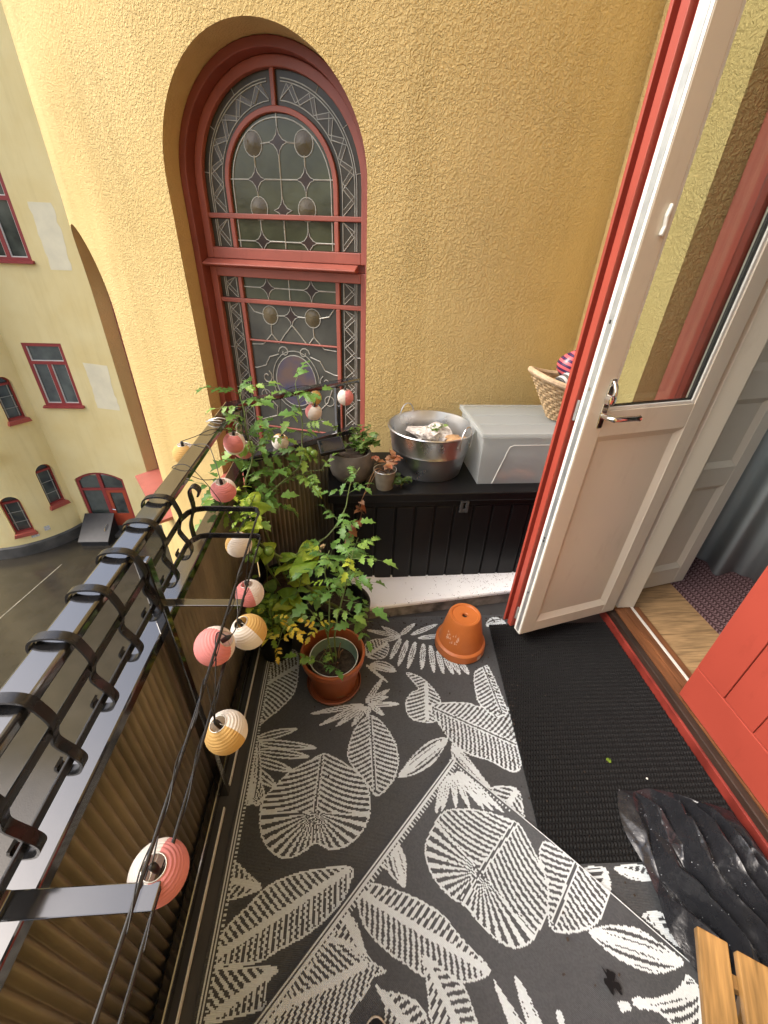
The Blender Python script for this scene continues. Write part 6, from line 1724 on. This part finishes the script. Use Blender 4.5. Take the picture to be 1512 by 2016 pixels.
# slatted wooden stool
sx_ = Vector((.8986, -.4388, 0)); sy_ = Vector((-.522, -.853, 0)); so0 = Vector((.694, .209, .462))
sx_ = Vector((.853, -.522, 0))
stl = thing('slatted_stool', 'wooden slatted folding stool at the lower right corner', 'stool', (.83, -.05, 0))
for k in range(6):
    c_ = so0 + sx_ * (.0265 + k * .0665) + sy_ * .19 - Vector((0, 0, .009)) + sy_ * (.004 * (k % 2))
    MB().obox(c_, sx_ * .0265, sy_ * .19, (0, 0, .009)).build('slat', M['wood_slat'], stl, bevel=.003)
for d in (.05, .33):
    a = so0 + sy_ * d + sx_ * .02 - Vector((0, 0, .030)); b = so0 + sy_ * d + sx_ * .385 - Vector((0, 0, .030))
    MB().beam(a, b, .022, .022).build('seat_rail', M['wood_slat'], stl, bevel=.002)
for (w, d0, d1) in ((.10, .05, .34), (.30, .05, .34), (.125, .33, .06), (.275, .33, .06)):
    a = so0 + sx_ * w + sy_ * d0 - Vector((0, 0, .042)); b = so0 + sx_ * w + sy_ * d1; b.z = .03
    MB().beam(a, b, .020, .030, up=tuple(sx_)).build('leg', M['wood_slat'], stl, bevel=.002)
# toe of a shoe at the bottom edge
shs = thing('black_clog', 'toe of a black clog with a pale rim at the bottom edge', 'shoe', (.05, .08, .015))
def clog(sc, z0, z1):
    return [(.048 + sc * .045 * math.cos(t) * (1 - .12 * math.sin(t)), .085 + sc * (.115 if math.sin(t) > 0 else .14) * math.sin(t) * (.80 if math.sin(t) > 0 else 1)) for t in np.linspace(0, 2 * PI, 40, endpoint=False)]
V = [(x, y, .016) for x, y in clog(1.0, 0, 0)] + [(x, y, .040) for x, y in clog(1.06, 0, 0)] + [(x, y, .055) for x, y in clog(1.02, 0, 0)] + [(x, y, .066 ) for x, y in clog(.85, 0, 0)] + [(x, y, .074) for x, y in clog(.5, 0, 0)] + [(x, y, .077) for x, y in clog(.08, 0, 0)]
F = [(r * 40 + k, r * 40 + (k + 1) % 40, (r + 1) * 40 + (k + 1) % 40, (r + 1) * 40 + k) for r in range(5) for k in range(40)]
MB().add(V, F).build('upper', material('clog_black', (.010, .010, .012), .5), shs, smooth='all')
MB().tube([(x, y, .046) for x, y in clog(1.05, 0, 0)], .0035, 8, closed=True).build('rim', material('clog_rim', (.55, .48, .38), .6), shs, smooth='all')

# fallen leaf, pebble and soil crumbs
fl = inst('fallen_leaf', IVY[0].copy(), None, leaf_matrix(Vector((.945, .735, .0185)), .6, 0, 0, .55)); fl.data.materials[0] = M['leaf_lime']
tag(fl, 'tiny bright green leaf lying on the black doormat', 'leaf')
pb_ = MB().lathe([(0, .004), (.003, .003), (.004, 0), (.002, -.002)], 10, (1.055, .668, .02)).build('white_pebble', M['offwhite'], smooth='all'); tag(pb_, 'tiny white pebble on the doormat above the bin bag', 'pebble')
cr_ = MB()
for k in range(260):
    z_ = rnd.random()
    if z_ < .35: x, y = rnd.gauss(.62, .05), rnd.gauss(1.02, .14)
    elif z_ < .7: x, y = rnd.uniform(.05, .80), rnd.gauss(1.44, .02)
    else: x, y = rnd.uniform(-.3, .85), rnd.uniform(.15, 1.35)
    s_ = rnd.uniform(.0010, .0038); a = rnd.uniform(0, 6.28); zb = .0095 if x < .6 else .017
    if y < .78 and abs(x - .36) < (.78 - y): zb = .024
    cr_.obox((x, y, zb), (s_ * math.cos(a), s_ * math.sin(a), 0), (-s_ * .6 * math.sin(a), s_ * .6 * math.cos(a), .0005), (0, 0, s_ * .45))
co_ = cr_.build('soil_crumbs', M['soil']); tag(co_, 'dark soil crumbs scattered over the rugs', kind='stuff')
# wet puddle stain on the top rug
pd = MB(); P_ = []
for k in range(28):
    t = 2 * PI * k / 28; r_ = .016 + .022 * noise.noise(Vector((math.cos(t) * 2.6, math.sin(t) * 2.6, 3)))
    P_.append((.660 + r_ * 1.0 * math.cos(t) + .35 * r_ * math.sin(t), .200 + r_ * 1.1 * math.sin(t) - .9 * r_ * math.cos(t)))
pd.prism(P_, lambda a, b, d: (a, b, d), .0235, .0245)
po_ = pd.build('water_puddle', material('dark_wet', (.006, .006, .007), .5, spec=.15)); tag(po_, 'small dark wet puddle on the overlapping rug', kind='stuff')
